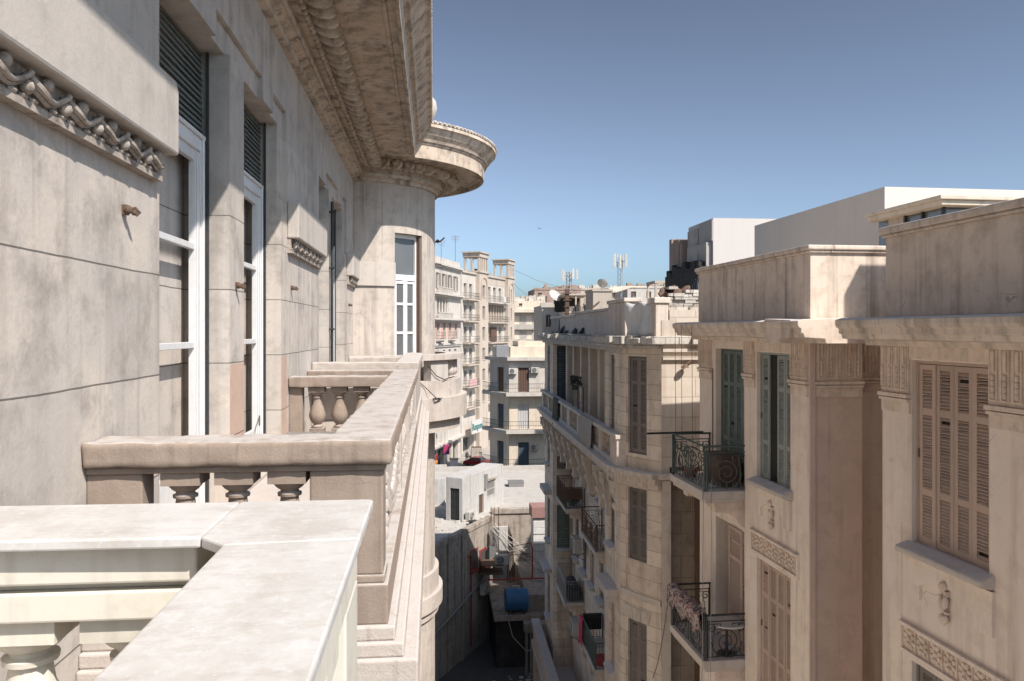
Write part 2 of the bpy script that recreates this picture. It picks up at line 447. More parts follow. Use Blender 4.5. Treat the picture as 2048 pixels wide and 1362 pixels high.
K['pale_render'] = plaster('smooth_pale_render', (.58, .53, .49), (.52, .47, .43), .15, .1, .1, .5, .08)
K['soot_shade'] = plaster('soot_and_shade_black', (.05, .046, .043), (.015, .014, .014), .8, .5, .5, 1.2, .5, patch=.3)  # soot on the fire-damaged walls, painted shade in the passage and loggia
K['far_white'] = plaster('far_white_stucco', (.52, .475, .425), (.34, .30, .265), .45, .3, .5, .35, .15)
K['far_tan'] = plaster('far_beige_stucco', (.47, .40, .335), (.33, .28, .235), .4, .3, .5, .35, .15)
K['far_cream'] = plaster('far_cream_stucco', (.64, .55, .44), (.45, .38, .3), .4, .3, .5, .5, .2)
K['far_grey'] = plaster('far_grey_stucco', (.42, .38, .345), (.31, .28, .255), .4, .3, .4, .35, .15)
K['far_brick'] = plaster('far_brown_brick', (.33, .24, .195), (.22, .17, .14), .5, .3, .4, .35, .2)
K['pane_far'] = paint('shadowed_window', (.07, .065, .062), .35, .4, (.14, .12, .11), 0, 1.5)
K['shop'] = paint('shop_front_frame', (.25, .21, .18), .6, .4)
K['pink'] = paint('pink_cloth', (.60, .05, .14), .9, .2)
K['olive'] = paint('olive_cloth', (.09, .09, .075), .95, .3)
K['beige_cloth'] = paint('beige_cloth', (.45, .40, .35), .95, .35)
K['purple'] = pattern('purple_banner_print', ((.18, .02, .12), (.10, .03, .18), (.32, .04, .10)), 1.6)
K['rug'] = pattern('red_and_white_rug', ((.24, .05, .05), (.36, .31, .29), (.07, .04, .045)), 14)
K['orange'] = paint('orange_cloth', (.65, .2, .04), .9, .2)
K['red'] = paint('red_sign_paint', (.38, .04, .05), .5, .2)
K['signgreen'] = paint('sign_letter_green', (.03, .16, .14), .5, .1)
K['pinkwall'] = plaster('pink_balcony_paint', (.60, .36, .36), (.45, .25, .25), .3, .2, .2, 1, .1)
K['wood'] = paint('dark_brown_wood', (.12, .07, .05), .7, .4)
K['terracotta'] = paint('coral_shutter_paint', (.62, .40, .33), .8, .3)
K['skin'] = paint('skin', (.35, .2, .13), .6, .05)
K['cloth_dark'] = paint('dark_clothing', (.05, .05, .055), .9, .2)
K['carred'] = paint('dark_red_car_paint', (.22, .02, .025), .25, .15, None, .2)
# ================================================================== NEAR STONE BUILDING (left side of the view)
WX = -1.85                       # street wall plane
LB = thing('stone_apartment_building', 'weathered grey stone building with white-framed windows, round corner bay and deep carved cornice', 'building', (-4, 12, 0))
TL = face(FL, (WX, -3.0), (WX, 19.6))      # x = Y + 3
def Y(y): return y + 3.0
WIN = [(5.62, 7.50), (8.05, 9.98), (13.2, 14.45), (14.85, 17.0)]
ZT = 2.52
holes = [(Y(a), Y(b), -1.6, ZT, .5) for a, b in WIN]
holes += [(Y(7.05), Y(8.9), ZT, 2.76, .05), (Y(9.98), Y(10.33), 1.6, 2.76, .05), (Y(9.5), Y(10.33), ZT, 2.76, .05),
          (Y(14.1), Y(15.9), ZT, 2.76, .05), (Y(17.0), Y(17.35), 1.6, 2.76, .05), (Y(16.6), Y(17.35), ZT, 2.76, .05)]
mb = MB(TL)
mb.wall(0, 22.4, -2.4, 3.9, holes, ret=.3)
mb.T = at(FL)
mb.box(-14, -2.25, -3, 26, -20, 4.3)
build('wall', mb, K['stone'], LB)
mb = MB(TL); mb.wall(0, 22.4, -20, -2.4); build('lower_wall', mb, K['pale_bounce'], LB)  # out of view, made pale to bounce sunlight onto the facade opposite
# pink lower courses set into the window jambs
mb = MB(TL)
for a, b in ((7.503, 8.047), (9.983, 10.33)):
    mb.box(Y(a), Y(b), -.003, .2, -1.6, -.318)
    build('pink_course', mb, K['pink_stone'], LB); mb = MB(TL)
for wi, (a, b) in enumerate(WIN):
    mb = MB(TL); x0, x1 = Y(a), Y(b); fw = .095
    mb.box(x0, x0 + fw, .22, .335, -1.6, 1.72); mb.box(x1 - fw, x1, .22, .335, -1.6, 1.72)
    mb.box(x1 - fw, x1 - .06, .20, .22, -1.6, 1.72)
    mb.box(x0 + fw, x1 - fw, .222, .335, 1.60, 1.72); mb.box(x0, x1, .20, .222, 1.715, 1.75)
    w = build('window', mb, K['white'], LB, .006)
    xm = x0 + .56 if wi < 2 else (x0 + x1) / 2
    for s, (ca, cb) in enumerate(((x0 + fw, xm), (xm, x1 - fw))):
        mb = MB(TL); st = .10; sr = .125 if s else .085
        mb.box(ca, ca + st, .24, .30, -1.6, 1.60); mb.box(cb - sr, cb, .24, .30, -1.6, 1.60); mb.box(cb - sr + .02, cb - .03, .225, .24, -1.58, 1.58)
        for z, t in ((-1.6, .42), (-.16, .055), (.71, .055), (1.50, .1)):
            mb.box(ca + st, cb - sr, .247, .295, z, z + t)
        build('casement', mb, K['white'], w, .005)
        mb = MB(TL); mb.box(ca + st - .05, cb - sr + .05, .42, .427, -1.55, 1.55)
        build('pane', mb, K['glass'], w)
    mb = MB(TL); z = 1.75
    while z < ZT - .01:
        zz = min(z + .046, ZT)
        j = random.uniform(-.005, .005); g = random.choice((.004, .004, .008, .014))
        mb.quad((x0, .235 + j, z), (x1, .235 - j, z), (x1, .255, zz), (x0, .255, zz))
        mb.quad((x0, .255, zz), (x1, .255, zz), (x1, .275, zz + g), (x0, .275, zz + g))
        z = zz + g
    build('roller_shutter', mb, K['roller'], w)
    mb = MB(TL); mb.box(x1 - .04, x1 - .003, .18, .20, -1.6, ZT); build('shutter_rail', mb, K['iron'], w)
    mb = MB(TL); mb.bar((x1 - .2, .22, -1.05), (x1 - .42, .17, -1.08), .008); mb.bar((x1 - .42, .17, -1.12), (x1 - .42, .17, -1.0), .01)
    build('latch', mb, K['rust'], w)
# lintel slabs with a carved vine under each
def vine(mb, x0, x1, z, y):
    n = max(3, round((x1 - x0) / .37)); L = (x1 - x0) / n
    pts = []
    for i in range(n * 12 + 1):
        t = i / 12
        pts.append((x0 + t * L + .045 * math.cos(2 * PI * t), y - .045 - .012 * math.sin(4 * PI * t), z + .037 * math.sin(2 * PI * t)))
    mb.tube(pts, [.021 - .009 * abs(math.cos(PI * i / 12)) for i in range(len(pts))], 7)
    mb.tube([(p[0], p[1] + .022, p[2] - .014) for p in pts], .016, 5)
    for i in range(n):
        mb.ball(x0 + (i + .25) * L, y - .03, z - .028, .036, .034, .034, 8, 6)
        mb.ball(x0 + (i + .75) * L, y - .03, z + .03, .034, .034, .034, 8, 6)
        for k in range(3):
            mb.ball(x0 + (i + .25 * k) * L, y - .012, z - .068, .035, .02, .014, 6, 4)
for a, b in ((-2.0, 5.56), (10.37, 13.12), (17.4, 18.95)):
    mb = MB(TL); mb.plate([(Y(a), 1.17), (Y(b), 1.17), (Y(b), 1.6), (Y(b) - .05, 1.66), (Y(a) + .05, 1.66), (Y(a), 1.6)], -.15, 0)
    s = build('lintel_slab', mb, K['slab'], LB, .018)
    mb = MB(TL); mb.box(Y(a) + .02, Y(b) - .05, -.045, 0, 1.02, 1.168); mb.box(Y(a) + .02, Y(b) - .06, -.06, 0, .985, 1.02)
    vine(mb, Y(a) + .05, Y(b) - .1, 1.10, -.04)
    build('carved_vine', mb, K['vine'], s)
# iron shutter hooks and the downpipe
for y, z in ((4.98, .72), (10.65, .55), (7.72, .42), (17.75, .55)):
    mb = MB(TL); x = Y(y)
    mb.box(x - .02, x + .02, -.03, 0, z - .03, z + .03)
    mb.tube([(x, -.02, z), (x + .012, -.07, z + .012), (x + .03, -.085, z - .01), (x + .022, -.065, z - .03)], .011, 5)
    mb.ball(x - .012, -.035, z, .024, .026, .028); mb.ball(x + .015, -.06, z - .012, .016, .018, .02)
    build('shutter_hook', mb, K['rust'], LB)
mb = MB(TL); mb.tube([(Y(14.52), -.05, 2.3), (Y(14.52), -.05, -1.6)], .028, 8)
for z in (2.1, 1.1, 0, -1.1): mb.box(Y(14.52) - .045, Y(14.52) + .045, -.09, 0, z, z + .03)
build('downpipe', mb, K['iron'], LB)

# --- round corner bay
BC = (-2.05, 20.9); BR = 2.1
a0 = math.asin((WX + .02 - BC[0]) / BR)
TB = arcface(FL, BC, BR, 0.0)
A = lambda deg: R_(deg) * BR
mb = MB(TB)
mb.wall(A(-30), A(150), -20, 3.6, [(A(33), A(58), -1.6, 2.32, .24)], step=A(4))
build('bay_wall', mb, K['stone_plain'], LB)
mb = MB(TB)
mb.box(0, 1, 0, 1, 0, 1); mb.v.clear(); mb.f.clear(); mb.sm.clear()
for k in range(13):       # plain band continuing the lintel slab round to the bay window
    q0, q1 = A(5 + k * 28 / 13), A(5 + (k + 1) * 28 / 13)
    mb.box(q0, q1, -.05, .02, 1.04, 1.6)
build('string_band', mb, K['slab'], LB)
mb = MB(TB); p0, p1 = A(33), A(58); y0 = .14
mb.box(p0, p0 + .09, y0, .235, -1.6, 2.32); mb.box(p1 - .09, p1, y0, .235, -1.6, 2.32)
mb.box(p0 + .09, p1 - .09, y0, .235, 2.22, 2.32); mb.box(p0 + .09, p1 - .09, y0, .235, 1.2, 1.34)
w = build('window', mb, K['white'], LB, .006)
pm = (p0 + p1) / 2
for ca, cb in ((p0 + .09, pm), (pm, p1 - .09)):
    mb = MB(TB); mb.box(ca, ca + .07, .16, .22, -1.6, 1.2); mb.box(cb - .07, cb, .16, .22, -1.6, 1.2)
    for z in (-1.6, -.95, -.1, .6, 1.12): mb.box(ca + .07, cb - .07, .165, .215, z, z + .06)
    build('casement', mb, K['white'], w, .004)
    mb = MB(TB); mb.box(ca + .07, cb - .07, .19, .197, -1.55, 1.15); build('pane', mb, K['glass_pale'], w)
mb = MB(TB); mb.box(p0 + .09, p1 - .09, .19, .197, 1.34, 2.22); build('pane', mb, K['glass_pale'], w)
mb = MB(TB); mb.box(p1 - .05, p1 - .003, .05, .138, -1.6, 2.31); build('shutter_rail', mb, K['wood'], w)

# --- cornice: straight run mitred into the bay
PROF = [(0, 3.47), (.09, 3.48), (.09, 3.56), (.13, 3.57), (.19, 3.60), (.23, 3.58), (.23, 3.65), (.19, 3.66), (.19, 3.79),
        (.30, 3.79), (.30, 3.82), (.31, 3.95), (.74, 3.955), (.70, 3.96), (.76, 3.965), (.77, 3.985), (1.22, 3.985), (1.23, 3.96),
        (1.28, 3.96), (1.29, 3.985), (1.38, 3.985), (1.40, 3.89), (1.45, 3.87), (1.47, 4.17), (1.50, 4.19), (1.50, 4.23), (1.55, 4.24), (1.58, 4.30), (1.66, 4.38), (1.74, 4.50), (1.77, 4.52),
        (1.81, 4.53), (1.81, 4.60), (1.0, 4.72), (-.6, 4.75)]
AE = R_(140)
def cornice_path(d, ny=24, na=44):
    X = WX + d; r = BR + d * .875
    yi = BC[1] - math.sqrt(max(0, r * r - (X - BC[0]) ** 2)); th = math.asin(max(-1, min(1, (X - BC[0]) / r)))
    pts = [(X, -3 + (yi + 3) * i / ny) for i in range(ny + 1)]
    for i in range(1, na + 1):
        a = th + (AE - th) * i / na
        pts.append((BC[0] + r * math.sin(a), BC[1] - r * math.cos(a)))
    return pts
mb = MB(at(FL))
rows = [[(x, y, z) for x, y in cornice_path(max(d, -.1))] for d, z in PROF]
mb.sheet(rows, False)
cor = build('cornice', mb, K['cornice'], LB)
# leaf roll and bead row under the soffit
mb = MB(at(FL))
def along(d, y0, step):
    """points with heading along the offset path"""
    pts = cornice_path(d, 60, 80); out = []; acc = 0; nxt = 0
    for (xa, ya), (xb, yb) in zip(pts, pts[1:]):
        L = math.hypot(xb - xa, yb - ya)
        while nxt <= acc + L:
            t = (nxt - acc) / L; x = xa + (xb - xa) * t; y = ya + (yb - ya) * t
            if y > y0 or x > WX + d + .02: out.append((x, y, math.atan2(yb - ya, xb - xa)))
            nxt += step
        acc += L
    return out
for x, y, h in along(.515, 6.5, .31):
    rot = Matrix.Rotation(h, 3, 'Z') @ Matrix.Rotation(R_(24), 3, 'X') @ Matrix.Rotation(R_(22), 3, 'Y')
    mb.ball(x, y, 3.86, .075, .20, .15, 10, 6, rot)
    mb.ball(x, y, 3.885, .135, .135, .10, 10, 6, rot)
for x, y, h in along(.335, 6.5, .16):
    mb.ball(x, y, 3.79, .055, .045, .05, 8, 5, Matrix.Rotation(h, 3, 'Z'))
build('leaf_moulding', mb, K['moulding'], cor)
mb = MB(at(FL))
for x, y, h in along(1.80, 5.0, .13):
    mb.ball(x, y, 4.645, .062, .05, .03 + random.uniform(0, .012), 6, 4, Matrix.Rotation(h, 3, 'Z'))
rows = [[(x, y, z) for x, y in cornice_path(d)] for d, z in ((1.80, 4.602), (1.825, 4.615), (1.80, 4.66), (1.0, 4.75))]
mb.sheet(rows, False)
build('roof_tile_edge', mb, K['stone_plain'], cor)
mb = MB(at(FL)); mb.lathe([(.05, 0), (.17, .02), (.13, .12), (.07, .2), (.09, .28), (.24, .42), (.30, .62), (.27, .8), (.15, .95), (.05, 1.05), (.01, 1.1)], -.2, 18.9, 4.6, 14)
build('urn_finial', mb, K['slab'], LB)
mb = MB(at(FL)); mb.tube([(-.02, 21.0, 2.3), (.18, 21.0, 2.32), (.3, 20.95, 2.42)], .02, 5); mb.tube([(0, 21.0, 1.75), (.22, 21.0, 1.72)], .02, 5); mb.ball(.12, 21, 2.33, .05)
build('flag_bracket', mb, K['rust'], LB)

# --- balconies
BAL = [(.055, .1), (.07, .105), (.075, .125), (.06, .14), (.05, .15), (.065, .17), (.10, .22), (.115, .28), (.11, .33), (.085, .42), (.062, .48), (.055, .53), (.053, .55),
       (.07, .557), (.072, .575), (.054, .583), (.054, .595), (.075, .61), (.095, .635), (.1, .65)]
def baluster_mesh(name, mat, h, wid):
    mb = MB(); s = h / .73
    k = wid / .22
    mb.box(-.1 * k, .1 * k, -.1 * k, .1 * k, 0, .1 * s)
    mb.lathe([(r * k, z * s) for r, z in BAL], n=18)
    mb.box(-.11 * k, .11 * k, -.11 * k, .11 * k, .65 * s, h)
    return mesh_of(name, mb, mat)
bal_tan = baluster_mesh('baluster', K['tan'], .62, .205)
bal_cream = baluster_mesh('cream_baluster', K['cream'], .70, .25)
bal_pale = baluster_mesh('pale_baluster', K['tan_pale'], .60, .21)

# A: the marble-topped balcony under the camera
mb = MB(at(FL)); mb.box(WX - .0, -.05, -2.5, 2.95, -1.95, -1.65); mb.box(WX, -.12, -2.5, 2.9, -2.2, -1.95)
BA = build('balcony', mb, K['tan_pale'], LB)
BA['label'] = 'freshly painted cream balcony topped with pale marble'
for poly in ([(WX - .0, 2.41), (-.672, 2.39), (-.672, 2.865), (WX, 2.885)],
             [(-.669, 2.388), (-.585, 2.297), (-.21, 2.33), (-.21, 2.85), (-.225, 2.865), (-.669, 2.865)],
             [(-.585, 2.294), (-.575, -2.4), (-.21, -2.4), (-.21, 2.327)]):
    mb = MB(at(FL)); mb.prism(poly, -.634, -.6)
    build('marble_coping', mb, K['marble'], BA, .007)
mb = MB(at(FL))
mb.box(WX, -.70, 2.455, 2.82, -.75, -.636)       # upper painted band, far side
mb.box(WX, -.68, 2.50, 2.80, -.775, -.75)
mb.box(WX, -.64, 2.47, 2.81, -.865, -.775)
mb.box(-.52, -.265, -2.4, 2.815, -.75, -.636); mb.box(-.50, -.28, -2.4, 2.79, -.775, -.75); mb.box(-.53, -.262, -2.4, 2.812, -.865, -.775)
mb.box(WX, -.28, 2.50, 2.78, -1.65, -1.56); mb.box(-.5, -.28, -2.4, 2.5, -1.65, -1.56)
build('painted_frieze', mb, K['cream'], BA, .008)
for i in range(4):
    inst('baluster', bal_cream, BA, FL @ Vector((-.93 - .322 * i, 2.63, -1.565)))
for i in range(13):
    inst('baluster', bal_cream, BA, FL @ Vector((-.395, 2.2 - .322 * i, -1.565)))
mb = MB(at(FL)); mb.box(-.53, -.262, 2.46, 2.815, -1.65, -.866); build('pedestal', mb, K['cream'], BA, .008)

# B: the long tan balcony beyond it
def balcony_run(nm, Y0, Y1, mats, xo=-.225, ztop=-.6, front=True, back=True, posts=()):
    tan, pale = mats
    mb = MB(at(FL))
    mb.box(WX, xo + .145, Y0 - .06, Y1 + .02, -2.05, -1.78)
    mb.box(WX, xo + .07, Y0 - .03, Y1, -1.78, -1.70); mb.box(WX, xo + .02, Y0, Y1 - .01, -1.70, -1.62)
    mb.box(WX, xo + .09, Y0, Y1, -2.2, -2.05)
    for y in (Y0 + .4, (Y0 + Y1) / 2, Y1 - .5):
        mb.plate([(0, 0), (0, 0), (0, 0)], 0, 0) if False else mb.box(WX, xo - .2, y - .16, y + .16, -2.6, -2.2)
    b = build(nm, mb, pale, LB, .012)
    zt = ztop
    mb = MB(at(FL))                                  # coping
    poly = [(WX, Y0), (xo, Y0), (xo, Y1), (xo - .36, Y1), (xo - .36, Y0 + .33), (WX, Y0 + .33)]
    mb.prism(poly, zt - .135, zt)
    if back: mb.box(WX, xo - .362, Y1 - 2.0 if nm == 'x' else Y1 - .34, Y1 - .002, zt - .135, zt - .001)
    rough(build('coping', mb, tan, b), .016, .011, .16)
    mb = MB(at(FL))                                  # bed mould under the coping, plinth along the floor
    mb.box(WX, xo - .035, Y0 + .05, Y0 + .28, zt - .175, zt - .137); mb.box(xo - .32, xo - .045, Y0 + .28, Y1 - .05, zt - .175, zt - .137)
    mb.box(WX, xo - .02, Y0 + .03, Y0 + .31, -1.62, -1.40); mb.box(xo - .33, xo - .02, Y0 + .31, Y1 - .03, -1.62, -1.40)
    build('bed_mould', mb, tan, b, .01)
    return b
BB = balcony_run('balcony', 4.40, 12.3, (K['tan'], K['tan_pale']))
BB['label'] = 'long tan painted balcony with bulbous balusters'
mb = MB(at(FL)); mb.box(WX, -1.56, 4.47, 4.66, -1.4, -.776); build('pedestal', mb, K['tan'], BB, .01)
mb = MB(at(FL)); mb.box(-.675, -.275, 4.465, 4.72, -1.355, -.776); mb.box(-.69, -.265, 4.455, 4.73, -1.4, -1.355); build('pedestal', mb, K['tan'], BB, .01)
for i in range(3): inst('baluster', bal_tan, BB, FL @ Vector((-.80 - .282 * i, 4.57, -1.397)))
# cross balustrade near its far end
mb = MB(at(FL)); mb.box(WX, -.59, 10.42, 10.74, -.735, -.601); rough(build('coping', mb, K['tan'], BB), .022, .014, .2)
mb = MB(at(FL)); mb.box(WX, -.6, 10.46, 10.70, -1.6, -1.36); build('plinth', mb, K['tan'], BB, .01)
for i in range(3):
    inst('baluster', bal_tan, BB, FL @ Vector((-1.50 + .285 * i, 10.58, -1.357)))
mb = MB(at(FL)); mb.box(WX, -1.68, 10.5, 10.68, -1.36, -.736); build('pedestal', mb, K['tan'], BB, .01)
mb = MB(at(FL)); mb.box(-1.85, -.9, 9.6, 10.40, -1.33, -1.30); build('shelf_board', mb, K['steel'], BB)
# street side of that balcony: solid panels with carved swags between posts
for ya, yb in ((4.732, 6.918), (9.382, 11.968)):
    mb = MB(at(FL)); mb.box(-.47, -.31, ya, yb, -1.4, -.776); build('parapet_panel', mb, K['tan_pale'], BB, .01)
for y in (7.05, 9.25, 12.1):
    mb = MB(at(FL)); mb.box(-.51, -.275, y - .13, y + .13, -1.4, -.776); build('pedestal', mb, K['tan_pale'], BB, .01)
for ya, yb in ((5.0, 6.8), (9.5, 11.9)):
    mb = MB(at(FL))
    for r in range(2):
        n = int((yb - ya) / .11)
        for i in range(n):
            t = i / n; y = ya + (yb - ya) * t
            z = -.93 - .26 * math.sin(PI * t) - r * .06
            mb.ball(-.305, y, z, .035, .075, .05, 6, 4, Matrix.Rotation(R_(35 if r else -35), 3, 'X'))
    for y in (ya, yb):
        for k in range(5): mb.ball(-.305, y, -.92 - .085 * k, .035, .05 - .004 * k, .05, 6, 4)
    build('carved_swag', mb, K['tan_pale'], BB)
for i in range(7): inst('baluster', bal_pale, BB, FL @ Vector((-.40, 7.3 + .29 * i, -1.4)), 0)
# C: the short balcony in front of the second window pair
BCN = balcony_run('balcony', 12.42, 17.7, (K['tan_pale'], K['tan_pale']), ztop=-.5, back=False)
BCN['label'] = 'short pale balcony next to the round bay'
mb = MB(at(FL)); mb.box(WX, -.27, 12.5, 12.7, -1.4, -.676); build('parapet_panel', mb, K['tan_pale'], BCN, .01)
mb = MB(at(FL)); mb.box(-.5, -.275, 12.702, 17.6, -1.4, -.676); build('parapet_panel', mb, K['tan_pale'], BCN, .01)
# curved balcony round the bay, and its twin a storey below
def ringseg(mb, r0, r1, a0, a1, z0, z1, n=40):
    p = [(BC[0] + r1 * math.sin(a0 + (a1 - a0) * i / n), BC[1] - r1 * math.cos(a0 + (a1 - a0) * i / n)) for i in range(n + 1)]
    q = [(BC[0] + r0 * math.sin(a0 + (a1 - a0) * i / n), BC[1] - r0 * math.cos(a0 + (a1 - a0) * i / n)) for i in range(n + 1)]
    for i in range(n):
        mb.prism([p[i], p[i + 1], q[i + 1], q[i]], z0, z1)
def bay_balcony(dz, lab):
    mb = MB(at(FL)); a0, a1 = R_(4), R_(140)
    ringseg(mb, 1.9, 2.93, a0, a1, -2.15 + dz, -1.62 + dz)
    ringseg(mb, 1.9, 2.75, a0, a1, -2.45 + dz, -2.15 + dz)
    b = build('bay_balcony', mb, K['tan_pale'], LB); b['label'] = lab
    mb = MB(at(FL)); ringseg(mb, 2.45, 2.76, a0, a1, -1.618 + dz, -1.22 + dz); build('plinth', mb, K['tan_pale'], b)
    mb = MB(at(FL)); ringseg(mb, 2.38, 2.84, a0, a1, -.72 + dz, -.59 + dz); build('coping', mb, K['tan_pale'], b)
    for k in range(9):
        an = R_(26 + 5.6 * k) if k < 4 else R_(66 + 6 * (k - 4))
        if dz and k % 2: continue
        if 2 < k < 5: continue
        inst('baluster', bal_pale, b, FL @ Vector((BC[0] + 2.6 * math.sin(an), BC[1] - 2.6 * math.cos(an), -1.22 + dz - .05)), an)
    for qa, qb in ((47, 62), (5, 22), (100, 138)):
        mb = MB(at(FL)); ringseg(mb, 2.5, 2.74, R_(qa), R_(qb), -1.218 + dz, -.722 + dz, 8); build('parapet_panel', mb, K['slab'], b)
    return b
b1 = bay_balcony(0, 'curved balcony round the top of the bay')
mb = MB(at(FL)); ringseg(mb, 1.9, 2.3, R_(-20), R_(140), -6.98, -6.6); ringseg(mb, 1.9, 2.2, R_(-20), R_(140), -7.2, -6.98); ringseg(mb, 2.0, 2.2, R_(-20), R_(140), -6.6, -6.1)
build('bay_ledge', mb, K['tan_pale'], LB)
ringseg_ = None
mb = MB(at(FL)); mb.box(WX, -.75, 17.78, 18.1, -.735, -.595); mb.box(WX, -.8, 17.83, 18.05, -.9, -.736); rough(build('coping', mb, K['tan_pale'], b1), .02, .014, .2)
mb = MB(at(FL)); mb.box(WX, -.8, 17.85, 18.03, -1.62, -.9); build('parapet_panel', mb, K['tan_pale'], b1, .01)
# loose cables dangling on the curved balcony
def cable(pts, r=.008, name='loose_cable', label='', m='black', n=4):
    q = []
    for a, b in zip(pts, pts[1:]):
        for i in range(6):
            t = i / 6; q.append(Vector(a).lerp(Vector(b), t))
    q.append(Vector(pts[-1]))
    mb = MB(); mb.tube(q, r, n)
    o = build(name, mb, K[m]); return tag(o, label, 'cable')
def bp(an, r, z): return FL @ Vector((BC[0] + r * math.sin(R_(an)), BC[1] - r * math.cos(R_(an)), z))
cable([bp(44, 2.78, -.85), bp(50, 2.79, -1.1), bp(56, 2.80, -1.2), bp(66, 2.80, -1.15)], .012, label='thin black cable strung across the white panel of the curved balcony')
cable([bp(38, 2.78, -1.2), bp(42, 2.80, -1.35), bp(46, 2.95, -1.6), bp(49, 2.97, -1.65), bp(45, 2.96, -1.7), bp(44, 2.96, -1.6), bp(50, 2.97, -1.62)], .010, label='coiled loose cable hanging on the ledge of the curved balcony')
# ================================================================== ROSY BUILDING ACROSS THE ALLEY (right side)
RB = thing('rosy_apartment_building', 'rosy plastered building on the right with louvred shutters and fluted pilaster capitals', 'building', FR @ Vector((10, 12, -EYE)))
def shutter_leaf(mb, x0, x1, z0, z1, y=0.0, t=.035, rails=(.26, .70), st=.075, pitch=.05):
    w = x1 - x0; h = z1 - z0
    mb.box(x0, x0 + st, y, y + t, z0, z1); mb.box(x1 - st, x1, y, y + t, z0, z1)
    zs = [z0] + [z1 - r * h for r in sorted(rails, reverse=True)] + [z1]
    rw = .045
    mb.box(x0 + st, x1 - st, y + .002, y + t - .002, z0, z0 + .12); mb.box(x0 + st, x1 - st, y + .002, y + t - .002, z1 - .075, z1)
    for z in zs[1:-1]: mb.box(x0 + st, x1 - st, y + .002, y + t - .002, z - rw, z + rw)
    for za, zb in zip(zs, zs[1:]):
        a = za + (.12 if za == z0 else rw); b = zb - (.075 if zb == z1 else rw)
        n = max(2, int((b - a) / pitch)); p = (b - a) / n
        for i in range(n):
            if random.random() < .012: continue
            z = a + (i + .5) * p; k = random.uniform(-.007, .007)
            q = [(y + .004, z - p * .42 + k), (y + .004 , z - p * .42 + k + .008), (y + t - .004, z + p * .42), (y + t - .004, z + p * .42 - .008)]
            i0 = [mb.p(x0 + st, yy, zz) for yy, zz in q]; i1 = [mb.p(x1 - st, yy, zz) for yy, zz in q]
            for m in range(4):
                l = (m + 1) % 4
                mb.face([i0[m], i0[l], i1[l], i1[m]])
def shutter_window(T, parent, x0, x1, z0, z1, mat, n=2, rec=.10, sill=True, pitch=.05, frame_mat=None, gap=None, lean=0):
    mb = MB(T); f = .045
    mb.box(x0 + .002, x0 + f, rec - .03, rec + .05, z0, z1 - .002); mb.box(x1 - f, x1 - .002, rec - .03, rec + .05, z0, z1 - .002); mb.box(x0 + f, x1 - f, rec - .032, rec + .05, z1 - f, z1 - .003)
    w = build('window', mb, frame_mat or mat, parent)
    L = (x1 - x0 - 2 * f) / n
    mb = MB(T); mb.box(x0 + .01, x1 - .01, rec + .035, rec + .04, z0 + .005, z1 - f); build('pane', mb, K['dark'], w)  # backing sheet painted dark so gaps between slats look unlit
    for k in range(n):
        if gap is not None and k == gap: continue
        a = x0 + f + k * L + .004; b = a + L - .008
        mb = MB(T); shutter_leaf(mb, a, b, z0 + .015, z1 - f - .01, rec - .012 + random.uniform(-.006, .004), pitch=pitch, st=min(.075, L * .2))
        build('shutter', mb, mat, w)
        mb = MB(T)
        for zz in (.5,):
            z = z0 + (z1 - z0) * zz
            mb.box((a if k % 2 == 0 else b) - .014, (a if k % 2 == 0 else b) + .014, rec - .035, rec - .014, z - .06, z + .06)
        build('hinge', mb, K['rust'], w) if not k else None
    if sill:
        mb = MB(T); s0, s1 = x0 - .1, x1 + .1
        q = [(-.20, -.10), (-.20, -.02), (.0, .045), (.08, .045), (.08, -.14), (0, -.14)]
        cut = [s0, s0 + (s1 - s0) * .42, s0 + (s1 - s0) * .8, s1]
        for ca, cb in zip(cut, cut[1:]):
            ca += .003; cb -= .003
            i0 = [mb.p(ca, a, z0 + b) for a, b in q]; i1 = [mb.p(cb, a, z0 + b) for a, b in q]
            for m in range(6):
                l = (m + 1) % 6
                mb.face([i0[m], i0[l], i1[l], i1[m]])
            mb.face(i0); mb.face(i1[::-1])
        o = build('sill', mb, K['sill'], w)
        if pitch < .06: rough(o, .018, .010, .15)
    return w
